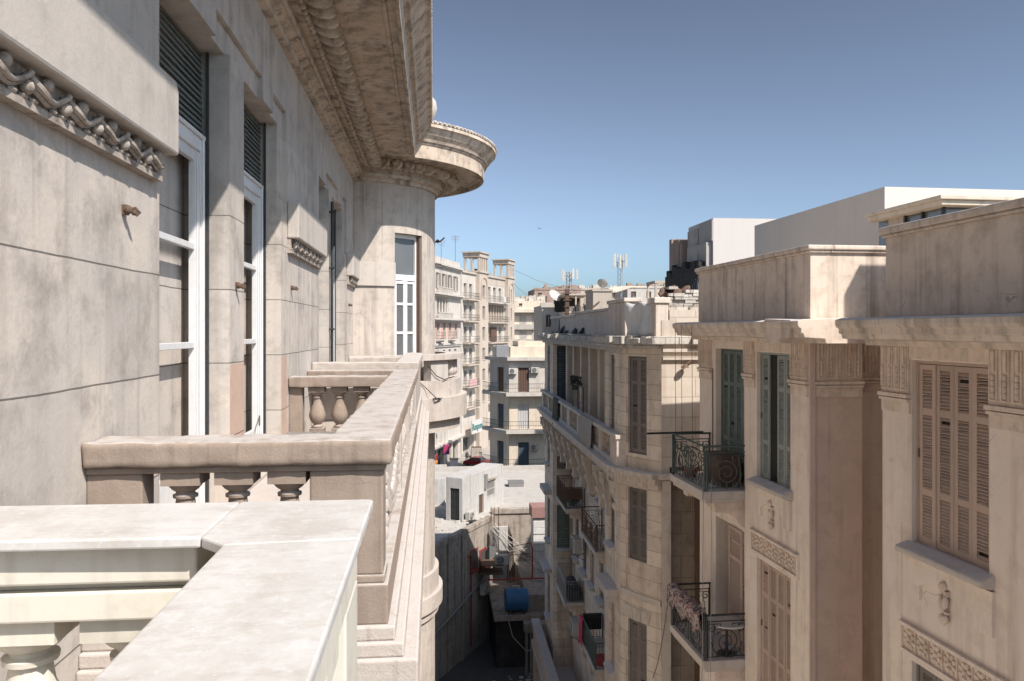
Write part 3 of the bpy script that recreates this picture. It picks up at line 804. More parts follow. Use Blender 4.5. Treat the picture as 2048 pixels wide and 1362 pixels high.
def apron(T, parent, xc, zt, w=1.5):
    """raised apron with an arched lower edge and a hanging drop"""
    mb = MB(T); hw = w / 2 + .1
    arch = [(xc - hw * .62 + hw * 1.24 * i / 10, zt - .36 + .14 * math.sin(PI * i / 10)) for i in range(11)]
    poly = [(xc - hw, zt), (xc - hw, zt - .55), (xc - hw * .62, zt - .55)] + arch + [(xc + hw * .62, zt - .55), (xc + hw, zt - .55), (xc + hw, zt)]
    # triangulated as strips so the arched edge stays clean
    top = [(xc - hw, zt), (xc - hw * .62, zt)] + [(a[0], zt) for a in arch] + [(xc + hw * .62, zt), (xc + hw, zt)]
    bot = [(xc - hw, zt - .55), (xc - hw * .62, zt - .55)] + arch + [(xc + hw * .62, zt - .55), (xc + hw, zt - .55)]
    for (a, b), (c, d) in zip(zip(top, top[1:]), zip(bot, bot[1:])):
        mb.quad((a[0], -.045, a[1]), (b[0], -.045, b[1]), (d[0], -.045, d[1]), (c[0], -.045, c[1]))
        mb.quad((c[0], -.045, c[1]), (d[0], -.045, d[1]), (d[0], 0, d[1]), (c[0], 0, c[1]))
    for x in (xc - hw, xc + hw): mb.quad((x, -.045, zt), (x, 0, zt), (x, 0, zt - .55), (x, -.045, zt - .55))
    a = build('apron_panel', mb, K['rosy'], parent)
    mb = MB(T); z = zt - .2
    mb.ball(xc, -.07, z, .06, .05, .065); mb.box(xc - .05, xc + .05, -.06, 0, z - .13, z - .06)
    mb.ball(xc - .035, -.06, z - .2, .04, .04, .09); mb.ball(xc + .035, -.06, z - .2, .04, .04, .09)
    mb.ball(xc, -.075, z - .24, .04, .04, .1); mb.box(xc - .06, xc + .06, -.055, 0, z - .36, z - .325)
    mb.ball(xc - .03, -.06, z - .42, .045, .04, .06); mb.ball(xc + .03, -.06, z - .42, .045, .04, .06); mb.ball(xc, -.06, z - .47, .03, .035, .04)
    build('hanging_drop', mb, K['relief'], a)
def rosette_band(T, parent, x0, x1, z0, z1):
    mb = MB(T); b = .05
    mb.box(x0, x1, -.07, 0, z1 - b, z1); mb.box(x0, x1, -.05, 0, z0, z0 + b); mb.box(x0, x0 + b, -.05, 0, z0 + b, z1 - b); mb.box(x1 - b, x1, -.05, 0, z0 + b, z1 - b)
    a = build('relief_band', mb, K['rosy'], parent)
    mb = MB(T); n = max(3, round((x1 - x0) / .30)); L = (x1 - x0 - 2 * b) / n; H = z1 - z0 - 2 * b
    for i in range(n):
        cx = x0 + b + (i + .5) * L; cz = (z0 + z1) / 2
        mb.ball(cx, -.02, cz, .035, .03, .035, 6, 4)
        for k in range(8):
            an = 2 * PI * (k + .5) / 8
            rr = .085 if k % 2 else .095
            mb.ball(cx + math.cos(an) * L * .31, -.012, cz + math.sin(an) * H * .31, .048, .028, .036, 6, 4, Matrix.Rotation(-an, 3, 'Y'))
        if i: mb.box(cx - L / 2 - .006, cx - L / 2 + .006, -.03, 0, z0 + b, z1 - b)
    build('rosettes', mb, K['relief'], a)
def capital(T, parent, x0, x1, n, z1=-.13, z0=-.90, y=0.0):
    mb = MB(T)
    mb.box(x0, x1, y - .04, y + .05, z0, z1)
    mb.box(x0 - .025, x1 + .025, y - .085, y + .05, z0 - .06, z0 - .003); mb.box(x0 - .015, x1 + .015, y - .07, y + .05, z0 - .115, z0 - .073)
    mb.box(x0 - .01, x1 + .01, y - .03, y + .05, z0 - .28, z0 - .118)
    c = build('capital', mb, K['relief'], parent, .006)
    mb = MB(T); L = (x1 - x0) / n; r = L * .3
    for i in range(n):
        cx = x0 + (i + .5) * L; zt = z1 - .06 - r; zb = z0 + .06
        pts = [(cx - r, y - .05, zb)] + [(cx - r * math.cos(PI * k / 8), y - .05, zt + r * math.sin(PI * k / 8)) for k in range(9)] + [(cx + r, y - .05, zb)]
        mb.tube(pts, .013, 5); mb.tube([(cx - r, y - .05, zb), (cx + r, y - .05, zb)], .013, 5)
        mb.box(cx - r * .45, cx + r * .45, y - .065, y - .035, zt - (zt - zb) * .42, zt - .01)
        for k in range(4):
            mb.ball(cx, y - .055, zb + .06 + (zt - zb) * .12 * k, r * .45, .028, .04, 6, 4)
    build('flutes', mb, K['relief'], c)
def cornice_bar(mb, x0, x1, ends=(True, True), y0=0.0, proj=.6, z=(-.13, .15)):
    """moulded cornice along a facade, straight extrusion with closed ends"""
    a, b = z
    q = [(y0, a - .10), (y0 - .1, a - .10), (y0 - .12, a - .02), (y0 - proj + .12, a), (y0 - proj + .10, a + .07), (y0 - proj + .06, a + .075), (y0 - proj + .06, a + .15), (y0 - proj + .02, a + .17), (y0 - proj, a + .21),
         (y0 - proj, b), (y0 - proj + .1, b + .03), (y0 + .5, b + .06), (y0 + .5, a - .1)]
    i0 = [mb.p(x0, *k) for k in q]; i1 = [mb.p(x1, *k) for k in q]
    for m in range(len(q)):
        l = (m + 1) % len(q)
        mb.face([i0[m], i0[l], i1[l], i1[m]])
    mb.face(i0); mb.face(i1[::-1])

U = 7.0
# nearest block: facade runs from its far edge (local x=0) towards the camera
V0 = 11.02
T1 = face(FR, (U, V0), (U, 1.0))
wx0, wx1 = V0 - 10.33, V0 - 8.83
nearw = [(wx0, wx1, -.42 - 2.58, -.42), (wx0, wx1, -7.15, -4.62)]
nearw += [(wx0 + 3.3, wx1 + 3.3, -3.0, -.42), (wx0 + 3.3, wx1 + 3.3, -7.15, -4.62)]
mb = MB(T1); mb.wall(0, 10, -20, .1, [(a, b, c, d, .2) for a, b, c, d in nearw], ret=.5)
mb.T = at(FR); mb.box(7.5, 17, 1.0, 11.0, -20, .19)
build('wall', mb, K['rosy'], RB)
for k, (a, b, c, d) in enumerate(nearw):
    shutter_window(T1, RB, a, b, c, d, K['brownwood'] if k != 1 else K['greywood'], 4, pitch=.043)
    if k % 2 == 0:
        apron(T1, RB, (a + b) / 2, c - .15); rosette_band(T1, RB, a - .22, b + .35, -4.55, -4.12)
mb = MB(T1)                    # thin raised margin beside the windows
mb.box(wx0 - .24, wx0 - .215, -.012, 0, -20, -2.75); build('margin_strip', mb, K['rosy'], RB)
for a, b, n in ((.02, .66, 4), (2.22, 3.95, 9), (5.5, 6.6, 6)): capital(T1, RB, a, b, n)
mb = MB(T1); mb.box(wx0 - .02, wx1 + .02, -.03, 0, -.40, -.16); build('window_head', mb, K['relief'], RB)
mb = MB(T1); cornice_bar(mb, -.28, 10, proj=.60)
build('cornice', mb, K['rosyp'], RB, .012)
mb = MB(at(FR)); mb.box(7.05, 7.35, 1, 11.02, .2, 1.36); mb.box(7.35, 17, 10.72, 11.02, .2, 1.36)
p = build('parapet', mb, K['rosyp'], RB)
mb = MB(at(FR)); mb.box(7.0, 7.42, 1, 11.07, 1.363, 1.41); mb.box(6.97, 7.45, 1, 11.1, 1.413, 1.52); mb.box(7.42, 17, 10.68, 11.07, 1.363, 1.41); mb.box(7.45, 17, 10.65, 11.1, 1.413, 1.52)
build('coping', mb, K['rosyp'], p, .025)
# light court and the second block with its projecting bay
mb = MB(at(FR)); mb.box(9.2, 17, 11.025, 14.19, -20, .15)
build('light_court_wall', mb, K['rosyp'], RB)
mb = MB(at(FR)); mb.box(10.0, 14, 10.15, 10.55, .19, 4.85); mb.box(9.0, 9.998, 10.15, 10.55, .19, 3.3); build('shadow_blocks', mb, K['rosyp'], RB)  # unseen blocks added to cast shade on the next parapet and end wall
T2 = face(FR, (U, 15.89), (U, 13.21))
bayw = [(.58, 2.0, -3.0, -.44), (.58, 2.0, -7.2, -4.58)]
mb = MB(T2); mb.wall(0, 2.68, -20, .1, [(a, b, c, d, .2) for a, b, c, d in bayw], ret=.5)
mb.T = at(FR)
mb.box(7.45, 17, 14.2, 18.65, -20, .15); mb.box(7.12, 7.45, 18.6, 18.74, -20, .1)
build('bay_wall', mb, K['rosy'], RB)
mb = MB(at(FR)); mb.box(7.004, 8.0, 13.205, 13.6, -20, .14); mb.box(7.4, 7.99, 13.6, 15.7, -20, .13); build('end_wall', mb, K['redplaster'], RB)
Tf = face(FR, (7.0, 13.205), (8.05, 13.205)); Tg = face(FR, (8.0, 14.2), (9.6, 14.2))
# half-open teal shutter: one leaf swung in, two closed
w = shutter_window(T2, RB, *bayw[0][:4], K['tealwood'], 4, gap=1, frame_mat=K['tealwood'])
for ch in list(w.children):
    pass
shutter_window(T2, RB, *bayw[1][:4], K['brownwood'], 4)
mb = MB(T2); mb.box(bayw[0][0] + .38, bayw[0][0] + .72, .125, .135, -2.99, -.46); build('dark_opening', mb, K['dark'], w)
apron(T2, RB, 1.29, -3.15, 1.3); rosette_band(T2, RB, .35, 2.35, -4.5, -4.05)
for a, b, n in ((.02, .50, 4), (2.06, 2.66, 4)): capital(T2, RB, a, b, n)
mb = MB(T2); mb.box(.52, 2.04, -.03, 0, -.42, -.16); build('window_head', mb, K['relief'], RB)
capital(Tf, RB, .12, .98, 5); capital(Tg, RB, .08, 1.4, 6)
mb = MB(Tf); mb.box(0, .10, -.04, 0, -20, -.13); build('corner_strip', mb, K['redplaster'], RB)
# set-back wall with the balcony doors
T3 = face(FR, (7.1, 18.75), (7.1, 15.9))
doors = [(1.02, 2.6, -3.35, -.42), (1.02, 2.6, -6.85, -4.3), (1.02, 2.6, -11.0, -8.4)]
mb = MB(T3); mb.wall(0, 2.85, -20, .1, [(a, b, c, d, .3) for a, b, c, d in doors], ret=.3)
build('recess_wall', mb, K['rosy'], RB)
shutter_window(T3, RB, *doors[0], K['greenwood'], 4, rec=.16, sill=False)
mb = MB(T3); a, b, c, d = doors[1]
mb.box(a + .35, a + .42, .2, .28, c, d); mb.box(b - .1, b - .002, .2, .28, c, d); mb.box(a + .42, b - .1, .2, .28, c, c + 1.0); mb.box(a + .42, b - .1, .2, .28, d - .5, d - .45); mb.box(a + .9, a + .94, .21, .27, c + 1.0, d - .5); mb.box(a + .42, b - .1, .21, .27, -5.7, -5.66)
dw = build('window', mb, K['sill'], RB)
mb = MB(T3); mb.box(a + .42, b - .1, .24, .25, c + 1, d - .002); build('pane', mb, K['glass'], dw)
mb = MB(T3); shutter_leaf(mb, a + .86, b - .02, c, d, -.05, .04); build('shutter', mb, K['brownwood'], dw)
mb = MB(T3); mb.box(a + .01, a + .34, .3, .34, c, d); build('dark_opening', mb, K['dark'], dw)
capital(T3, RB, .03, .8, 7)
mb = MB(T3); mb.tube([(.9, -.03, -.9), (.91, -.03, -3.2)], .012, 5); build('conduit', mb, K['rust'], RB)
mb = MB(face(FR, (U, 18.75), (U, 12.45))); cornice_bar(mb, 0, 6.3, proj=.6)
mb.T = face(FR, (7.0, 13.24), (9, 13.24)); cornice_bar(mb, -.58, 1.1, proj=.57, z=(-.135, .143))
build('cornice', mb, K['rosyp'], RB, .012)
mb = MB(at(FR)); mb.box(7.05, 7.35, 13.25, 18.7, .2, 1.36); mb.box(7.35, 17, 13.25, 13.55, .2, 1.36); mb.box(7.35, 17, 18.4, 18.7, .2, 1.36)
p = build('parapet', mb, K['rosyp'], RB)
mb = MB(at(FR)); mb.box(7.0, 7.42, 13.2, 18.75, 1.363, 1.41); mb.box(6.97, 7.45, 13.17, 18.78, 1.413, 1.50); mb.box(7.42, 17, 13.2, 13.6, 1.363, 1.41); mb.box(7.45, 17, 13.17, 13.63, 1.413, 1.50)
build('coping', mb, K['rosyp'], p, .025)

# --- wrought iron work
def spiral(cx, cz, r, turns=1.6, a0=0, s=1, n=18):
    return [(cx + r * (1 - i / n * .82) * math.cos(a0 + s * 2 * PI * turns * i / n), cz + r * (1 - i / n * .82) * math.sin(a0 + s * 2 * PI * turns * i / n)) for i in range(n + 1)]
def ornate_side(mb, x0, x1, z0, h, y=0.0, t=.012):
    """ornamental railing panel between x0 and x1 in local x,z at depth y"""
    W = x1 - x0; P = lambda q, yy=y: [(a, yy, b) for a, b in q]
    mb.tube([(x0, y, z0 + h), (x1, y, z0 + h)], .024, 6)
    for zz in (z0 + h * .86, z0 + .07): mb.tube([(x0, y, zz), (x1, y, zz)], .012, 4)
    for xx in (x0 + .02, x1 - .02): mb.tube([(xx, y, z0), (xx, y, z0 + h)], .02, 4)
    n = max(1, round(W / .95)); L = W / n
    for i in range(n):
        c = x0 + (i + .5) * L
        mb.tube(P(spiral(c, z0 + h * .40, L * .30, 1.9, .6 + i, 1, 26)), t, 5)
        mb.tube(P([(c + L * .36 * math.cos(k * PI / 10 + PI), z0 + h * .40 + h * .34 * math.sin(k * PI / 10 + PI)) for k in range(11)]), t, 5)
        for s in (-1, 1):
            mb.tube(P(spiral(c + s * L * .36, z0 + h * .70, L * .12, 1.4, 0 if s > 0 else PI, s)), t, 5)
            mb.tube(P([(c + s * L * .45, z0 + .07), (c + s * L * .45, z0 + h * .86)]), t, 4)
            mb.tube(P([(c + s * L * .30, z0 + h * .55), (c + s * L * .30, z0 + h * .80), (c + s * L * .14, z0 + h * .80), (c + s * L * .14, z0 + h * .68), (c + s * L * .22, z0 + h * .68)]), t, 4)
            mb.tube(P([(c + s * L * .2 + .05 * math.cos(k * PI / 4), z0 + .13 + .05 * math.sin(k * PI / 4)) for k in range(8)]), t, 4, True)
            mb.tube(P([(c + s * L * .33, z0 + .07), (c + s * L * .33, z0 + h * .55)]), t * .8, 4)
        mb.tube(P([(c, z0 + .07), (c, z0 + h * .2)]), t, 4)
def plain_side(mb, x0, x1, z0, h, y=0.0, pitch=.11, t=.009):
    mb.tube([(x0, y, z0 + h), (x1, y, z0 + h)], .02, 5)
    mb.tube([(x0, y, z0 + h - .13), (x1, y, z0 + h - .13)], .010, 4); mb.tube([(x0, y, z0 + .06), (x1, y, z0 + .06)], .012, 4)
    n = max(2, int((x1 - x0) / pitch))
    for i in range(n + 1):
        x = x0 + (x1 - x0) * i / n
        mb.tube([(x, y, z0), (x, y, z0 + h)], t if 0 < i < n else .018, 4)
        if 0 < i and i % 2: mb.tube([(x - (x1 - x0) / n / 2 + .028 * math.cos(k * PI / 3), y, z0 + h - .065 + .028 * math.sin(k * PI / 3)) for k in range(6)], .006, 4, True)
def turn(T, x, y):
    """facade axes turned so that local x runs outward from the wall at position x (side panels)"""
    return lambda a, b, c: T(x + b, y - a, c)
def iron_balcony(T, parent, x0, x1, zf, proj, mat, kind, slabmat, h=.94, t=.16, corbels=True):
    mb = MB(T); mb.box(x0, x1, -proj, 0, zf - t, zf); mb.box(x0 + .05, x1 - .05, -proj + .06, 0, zf - t - .09, zf - t - .002)
    b = build('balcony', mb, slabmat, parent, .015)
    for s in (x0 + .12, x1 - .37) if corbels else ():
        mb = MB(T); mb.plate([(0, 0)] * 3, 0, 0) if False else None
        q = [(0, -t - .09), (-proj * .72, -t - .09), (-proj * .70, -t - .30), (-proj * .3, -t - .36), (-.12, -t - .62), (0, -t - .66)]
        i0 = [mb.p(s, a, zf + c) for a, c in q]; i1 = [mb.p(s + .25, a, zf + c) for a, c in q]
        for m in range(6):
            l = (m + 1) % 6
            mb.face([i0[m], i0[l], i1[l], i1[m]])
        mb.face(i0); mb.face(i1[::-1])
        k = 0
        while k < proj * .66:
            mb.box(s - .012, s + .262, -k - .035, -k - .012, zf - t - .28, zf - t - .11); k += .05
        build('corbel', mb, K['relief'], b)
    f = ornate_side if kind == 'ornate' else plain_side
    mb = MB(T); f(mb, x0 + .05, x1 - .05, zf, h, -proj + .05); build('railing', mb, mat, b)
    for xx in (x0 + .05, x1 - .05):
        mb = MB(turn(T, xx, 0)); f(mb, 0.02, proj - .07, zf, h); build('railing', mb, mat, b)
    return b
TBal = face(FR, (7.1, 18.05), (7.1, 15.0))
br1 = iron_balcony(TBal, RB, 0, 2.15, -3.37, 1.0, K['greeniron'], 'ornate', K['sill'])
br2 = iron_balcony(TBal, RB, 0, 2.15, -6.9, 1.0, K['iron'], 'ornate', K['sill'])
# things on those balconies
mb = MB(at(FR)); mb.tube([(6.9, 18.0, -2.40), (5.55, 18.05, -2.42)], .025, 6)
tag(build('laundry_pole', mb, K['black']), 'black pole jutting past the left end of the green iron balcony railing', 'pole')
g = []
for i in range(25):
    v = 17.95 - i * .082; row = []
    for k in range(9):
        a = PI * k / 8; r = .12 + .02 * math.sin(i * .9 + k)
        row.append((6.13 + r * math.cos(a) + .01 * math.sin(i), v, -5.99 + .10 * math.sin(a) + (-.34 if k in (0, 8) else 0) * (1 + .25 * math.sin(i * .7)) + .02 * math.sin(i * 1.3)))
    g.append(row)
mb = MB(at(FR)); mb.sheet(g); o = build('hanging_rug', mb, K['rug']); sol = o.modifiers.new('thick', 'SOLIDIFY'); sol.thickness = .03
tag(o, 'red and white patterned rug thrown over the lower iron balcony railing', 'rug')
t = thing('round_table', 'small round white table on the lower iron balcony', 'table', FR @ Vector((6.75, 16.25, -6.9)))
mb = MB(at(FR)); mb.lathe([(.40, .66), (.42, .68), (.42, .70), (.0, .71)], 6.75, 16.25, -6.9, 24); build('tabletop', mb, K['acwhite'], t)
mb = MB(at(FR)); mb.lathe([(.2, 0), (.2, .02), (.03, .05), (.03, .66)], 6.75, 16.25, -6.9, 10); build('pedestal', mb, K['iron'], t)
mb = MB(at(FR)); mb.box(6.6, 7.1, 16.3, 17.1, -3.369, -2.75); mb.box(6.55, 7.15, 16.25, 17.15, -2.75, -2.71)
tag(build('wooden_chest', mb, K['wood'], bevel=.01), 'dark brown wooden chest behind the green iron railing', 'chest')
mb = MB(at(FR)); mb.lathe([(.0, 0), (.12, 0), (.16, .2), (.15, .2), (.0, .18)], 6.45, 17.6, -3.37, 14); 
tag(build('plant_pot', mb, K['red']), 'small red pot on the floor of the green iron balcony', 'pot')
# vertical wires hung from the roof edge
for k, (u, v, z1, lab) in enumerate(((6.42, 18.6, -3.3, 'leftmost thin wire hanging from the roof cornice end'), (6.4, 18.1, -9, 'second thin wire hanging from the cornice beside the green balcony'), (6.4, 17.4, -9, 'third thin wire hanging down in front of the rust stained wall'),
                                 (6.02, 15.75, -9.5, 'pale washing line wire hanging in front of both iron balconies'), (6.02, 15.3, -9.5, 'pale wire hanging closest to the teal shuttered bay'))):
    cable([FR @ Vector((u, v, .1 if k < 3 else -3.5)), FR @ Vector((u + .03, v + .02, -3)), FR @ Vector((u - .02, v, z1))], .006, 'hanging_wire', lab, 'steel' if k > 2 else 'rust')
# ================================================================== BOW-CORNERED STONE BUILDING FURTHER DOWN THE ALLEY
MBD = thing('bow_cornered_apartment_building', 'tall ashlar building with broken roof parapet, bowed corner, stone balustrade and four iron balconies', 'building', FM @ Vector((10, 34, -EYE)))
UM, UC = 5.65, 6.6               # pavilion face / recessed centre
body = MB(at(FM))
body.box(7.0, 16, 27.2, 44.9, -22.2, -.15); body.box(6.0, 7.0, 41.4, 44.9, -22.2, -.15); body.box(6.95, 16, 24.75, 27.19, -22.2, -.15); body.box(6.2, 6.94, 26.3, 27.6, -22.2, -.15)
build('core', body, K['ashlar'], MBD)
FLR = [(-3.9, -.83), (-7.26, -4.98), (-11.45, -9.17), (-15.6, -13.3)]
def storeywin(x0, x1): return [(x0, x1, a, b, .2) for a, b in FLR]
# centre wall
Tc = face(FM, (UC, 40.9), (UC, 27.9)); 
cw = []
for x0, x1 in ((.9, 1.9), (3.0, 4.0), (5.0, 6.0), (7.1, 8.1), (9.0, 10.0), (11.3, 12.3)): cw += storeywin(x0, x1)
mb = MB(Tc); mb.wall(0, 13, -22.2, -.3, cw, ret=.5); build('wall', mb, K['ashlar'], MBD)
woods = ['greenwood', 'greywood', 'brownwood', 'navywood', 'greywood']
for k, (x0, x1, a, b, d) in enumerate(cw):
    if b < -12: 
        continue
    shutter_window(Tc, MBD, x0, x1, a, b, K[woods[(k * 7 + k // 4) % 5]], 2, rec=.12, pitch=.11, sill=(k % 4 != 0))
# pavilions: side faces towards the viewer, street faces, bowed corner
def pav(T, W, wins, mat='ashlar', floors=(0, 1, 2, 3), nleaf=2, wood='greywood', pitch=.075, trim=True):
    hs = []
    for x0, x1 in wins: hs += [(x0, x1, FLR[f][0], FLR[f][1], .2) for f in floors]
    mb = MB(T); mb.wall(0, W, -22.2, -.3, hs, ret=.4); build('wall', mb, K[mat], MBD)
    for k, h in enumerate(hs):
        if h[3] < -14: continue
        shutter_window(T, MBD, h[0], h[1], h[2], h[3], K[wood if (k + 1) % 3 or wood == 'navywood' else 'brownwood'], nleaf, rec=.10, pitch=pitch, sill=(k % 4 != 0))
        if trim and h[3] < -2:
            mb = MB(T); n = 5; W2 = (h[1] - h[0]) / 2 + .14; xc = (h[0] + h[1]) / 2
            for i in range(n):           # splayed keystones over the opening
                a = -W2 + 2 * W2 * i / n; b = -W2 + 2 * W2 * (i + 1) / n; s = 1.28
                mb.plate([(xc + a + .01, h[3] + .02), (xc + b - .01, h[3] + .02), (xc + b * s - .01, h[3] + .36), (xc + a * s + .01, h[3] + .36)], -.04 - (.02 if i == 2 else 0), 0)
            build('keystones', mb, K['ashlarp'], MBD)
Tn1 = face(FM, (UM, 27.9), (UM, 25.36)); pav(Tn1, 2.54, [(.85, 1.65)], wood='greywood')
# bow facing the viewer: shallow curve between the street face and the party wall
def bowface(p0, p1, sag):
    d = Vector((p1[0] - p0[0], p1[1] - p0[1])); L = d.length; d.normalize()
    def T(x, y, z):
        s = sag * 4 * (x / L) * (1 - x / L)
        return FM @ Vector((p0[0] + d.x * x + d.y * (s - y), p0[1] + d.y * x - d.x * (s - y), z))
    return T, L
Tb, LB_ = bowface((UM, 25.35), (6.59, 23.85), .05)
mb = MB(Tb)
bh = [(.38, 1.20, a, b, .2) for a, b in FLR]
mb.wall(0, LB_, -22.2, -.3, bh, step=.12); build('bow_wall', mb, K['ashlar'], MBD)
for k, h in enumerate(bh[:3]):
    shutter_window(Tb, MBD, *h[:4], K[('greywood', 'greywood', 'greywood')[k]], 2, rec=.10, pitch=.05, sill=False)
    if k:
        mb = MB(Tb); W2 = .5; xc = .79
        for i in range(3):
            a = -W2 + 2 * W2 * i / 3; b = a + 2 * W2 / 3; s = 1.25
            mb.plate([(xc + a + .012, h[3] + .02), (xc + b - .012, h[3] + .02), (xc + b * s - .012, h[3] + .42), (xc + a * s + .012, h[3] + .42)], -.035, 0)
        build('keystones', mb, K['ashlarp'], MBD)
for z in (-8.45, -12.6):
    mb = MB(Tb)
    for i in range(12): mb.box(LB_ * i / 12, LB_ * (i + 1) / 12, -.06, 0, z, z + .18)
    build('string_course', mb, K['ashlarp'], MBD)
# party walls facing the viewer to the right of the bow
Tp = face(FM, (6.6, 23.88), (16, 23.88))
mb = MB(Tp); mb.wall(.25, 8.8, -4.2, .62, ret=.8); mb.wall(-.0, .25, -22.2, .3, ret=.9); build('party_wall', mb, K['litwall'], MBD)
Tq = face(FM, (7.15, 25.95), (16, 25.95))
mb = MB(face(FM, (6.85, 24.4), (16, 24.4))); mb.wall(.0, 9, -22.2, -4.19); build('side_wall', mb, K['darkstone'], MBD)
mb = MB(Tp); mb.box(.0, .26, -.12, .3, -22.2, -4.6); mb.box(.78, 1.0, -.1, .3, -22.2, -4.6) if False else None
build('pilaster', mb, K['ashlarp'], MBD)
mb = MB(Tp)
for x, r in ((1.12, .10), (1.32, .06)): mb.tube([(x, -.02, -4.9), (x, -.02, -22.2)], r, 8)
build('soil_pipe', mb, K['rust'], MBD)
for z in (-.35, -.62, -.86):
    mb = MB(Tp); mb.box(.02, 8.8, -.10, 0, z - .05, z + .05); build('string_course', mb, K['litwall'], MBD)
mb = MB(Tp); mb.tube([(.95, -.02, -.98), (.85, -.13, -.95), (.74, -.16, -1.02)], .022, 6); mb.lathe([(.02, .12), (.12, .02), (.13, 0), (.0, .02)], .68, -.17, -1.15, 10)
build('wall_lamp', mb, K['rust'], MBD)
# far pavilion
Tf1 = face(FM, (UM, 44.9), (UM, 41.4)); pav(Tf1, 3.5, [(1.2, 2.1)], wood='navywood', pitch=.12, trim=False)
Tf2, L2 = bowface((UM + .02, 41.38), (UC + .05, 41.38 - .02), .10); 
mb = MB(Tf2); h2 = [(.17, .84, a, b, .2) for a, b in FLR]; mb.wall(0, L2, -22.2, -.3, h2, step=.12); build('bow_wall', mb, K['ashlar'], MBD)
for k, h in enumerate(h2[:3]): shutter_window(Tf2, MBD, *h[:4], K[('navywood', 'greywood', 'greenwood')[k]], 2, rec=.08, pitch=.1, sill=(k == 2))
# pale pilasters of the top-floor loggia
for v in (39.6, 37.5, 35.4, 33.3, 31.2, 29.2):
    mb = MB(at(FM)); mb.box(UM + .42, UC, v - .2, v + .2, -4.3, -.42); build('pilaster', mb, K['ashlarp'], MBD, .02)
mb = MB(at(FM)); mb.box(UM + .35, UC, 27.9, 41.3, -.62, -.42); build('loggia_beam', mb, K['ashlarp'], MBD)
# broken main cornice and roof parapet
mb = MB(at(FM)); random.seed(3)
v = 25.36
while v < 45.2:
    dv = random.uniform(.5, 1.3); e = random.uniform(0, .22) if random.random() < .75 else random.uniform(.3, .5)
    mb.box(5.2 + e, 6.6, v, min(45.3, v + dv) - .003, -.42 + random.uniform(-.02, .02), -.2 + random.uniform(-.05, .04)); v += dv
mb.box(5.42, 7, 25.2, 45.1, -.56, -.40); mb.box(5.52, 7, 25.3, 45, -.70, -.55)
mb.T = Tb
for i in range(7):
    q0, q1 = LB_ * i / 7, LB_ * (i + 1) / 7 - .004; e = random.choice((0, .02, .05, .2))
    mb.box(q0, q1, -.42 + e, .5, -.43 + random.uniform(-.02, .02), -.20 + random.uniform(-.05, .05)); mb.box(q0, q1 + .004, -.2, .3, -.57, -.40)
mb.T = Tp
for i in range(8): mb.box(-.3 + i * .4, .1 + i * .4 - .01, -.12 - random.uniform(0, .15), .3, -.44, -.21 + random.uniform(-.05, .03))
build('broken_cornice', mb, K['rubble'], MBD, .02)
mb = MB(at(FM))
mb.box(6.02, 6.3, 36.4, 44.9, -.2, .62); mb.box(6.0, 6.3, 28.3, 36.39, -.2, .72)
mb.box(5.95, 6.32, 36.3, 44.95, .62, .74); mb.box(5.93, 6.32, 28.25, 36.3, .72, .82)
p = build('roof_parapet', mb, K['ashlarp'], MBD, .015)
mb = MB(at(FM)); mb.box(5.85, 6.35, 25.6, 28.25, -.2, .92); mb.box(5.80, 6.4, 25.5, 28.3, .92, 1.05); build('parapet_pier', mb, K['ashlarp'], p, .02)
mb = MB(at(FM)); mb.box(6.42, 6.82, 23.9, 24.6, -.2, .82); mb.box(6.37, 6.87, 23.85, 24.65, .82, 1.0); build('parapet_pier', mb, K['ashlarp'], p, .02)
g = []
for i in range(13):
    g.append([(5.98 + .02 * math.sin(i * 1.7 + k) + .05 * math.sin(k * .9) * math.sin(i * .8), 41.5 + i * .25, .55 - k * .1 + .02 * math.sin(i)) for k in range(8)])
mb = MB(at(FM)); mb.sheet(g); o = build('tarpaulin', mb, K['tarp']); s = o.modifiers.new('t', 'SOLIDIFY'); s.thickness = .02
tag(o, 'creased grey tarpaulin hung over the far end of the broken roof parapet', 'tarpaulin')
g = []
for i in range(14):
    g.append([(5.87 + i * .045 - .05 * math.sin(i * .9) - .06 * math.sin(k * .7 + i * .3), 25.5 - i * .095 - .05 * math.sin(i * .9), .86 - k * .13 + .03 * math.sin(i * 1.1)) for k in range(9)])
mb = MB(at(FM)); mb.sheet(g); o = build('tarpaulin', mb, K['sheet']); s = o.modifiers.new('t', 'SOLIDIFY'); s.thickness = .02
tag(o, 'crumpled pale sheet covering the gap between two piers of the broken roof parapet', 'tarpaulin')
# rubble wall and blanket on the roof
mb = MB(at(FM)); random.seed(11)
for r in range(7):
    x = 6.85
    while x < 8.6:
        d = random.uniform(.14, .34)
        if r < 5 or random.random() < .6: mb.box(x, x + d - .01, 23.9 + random.uniform(0, .12), 24.5, .62 + r * .105, .62 + r * .105 + random.uniform(.085, .1))
        x += d
build('rubble_wall', mb, K['rubble'], MBD)
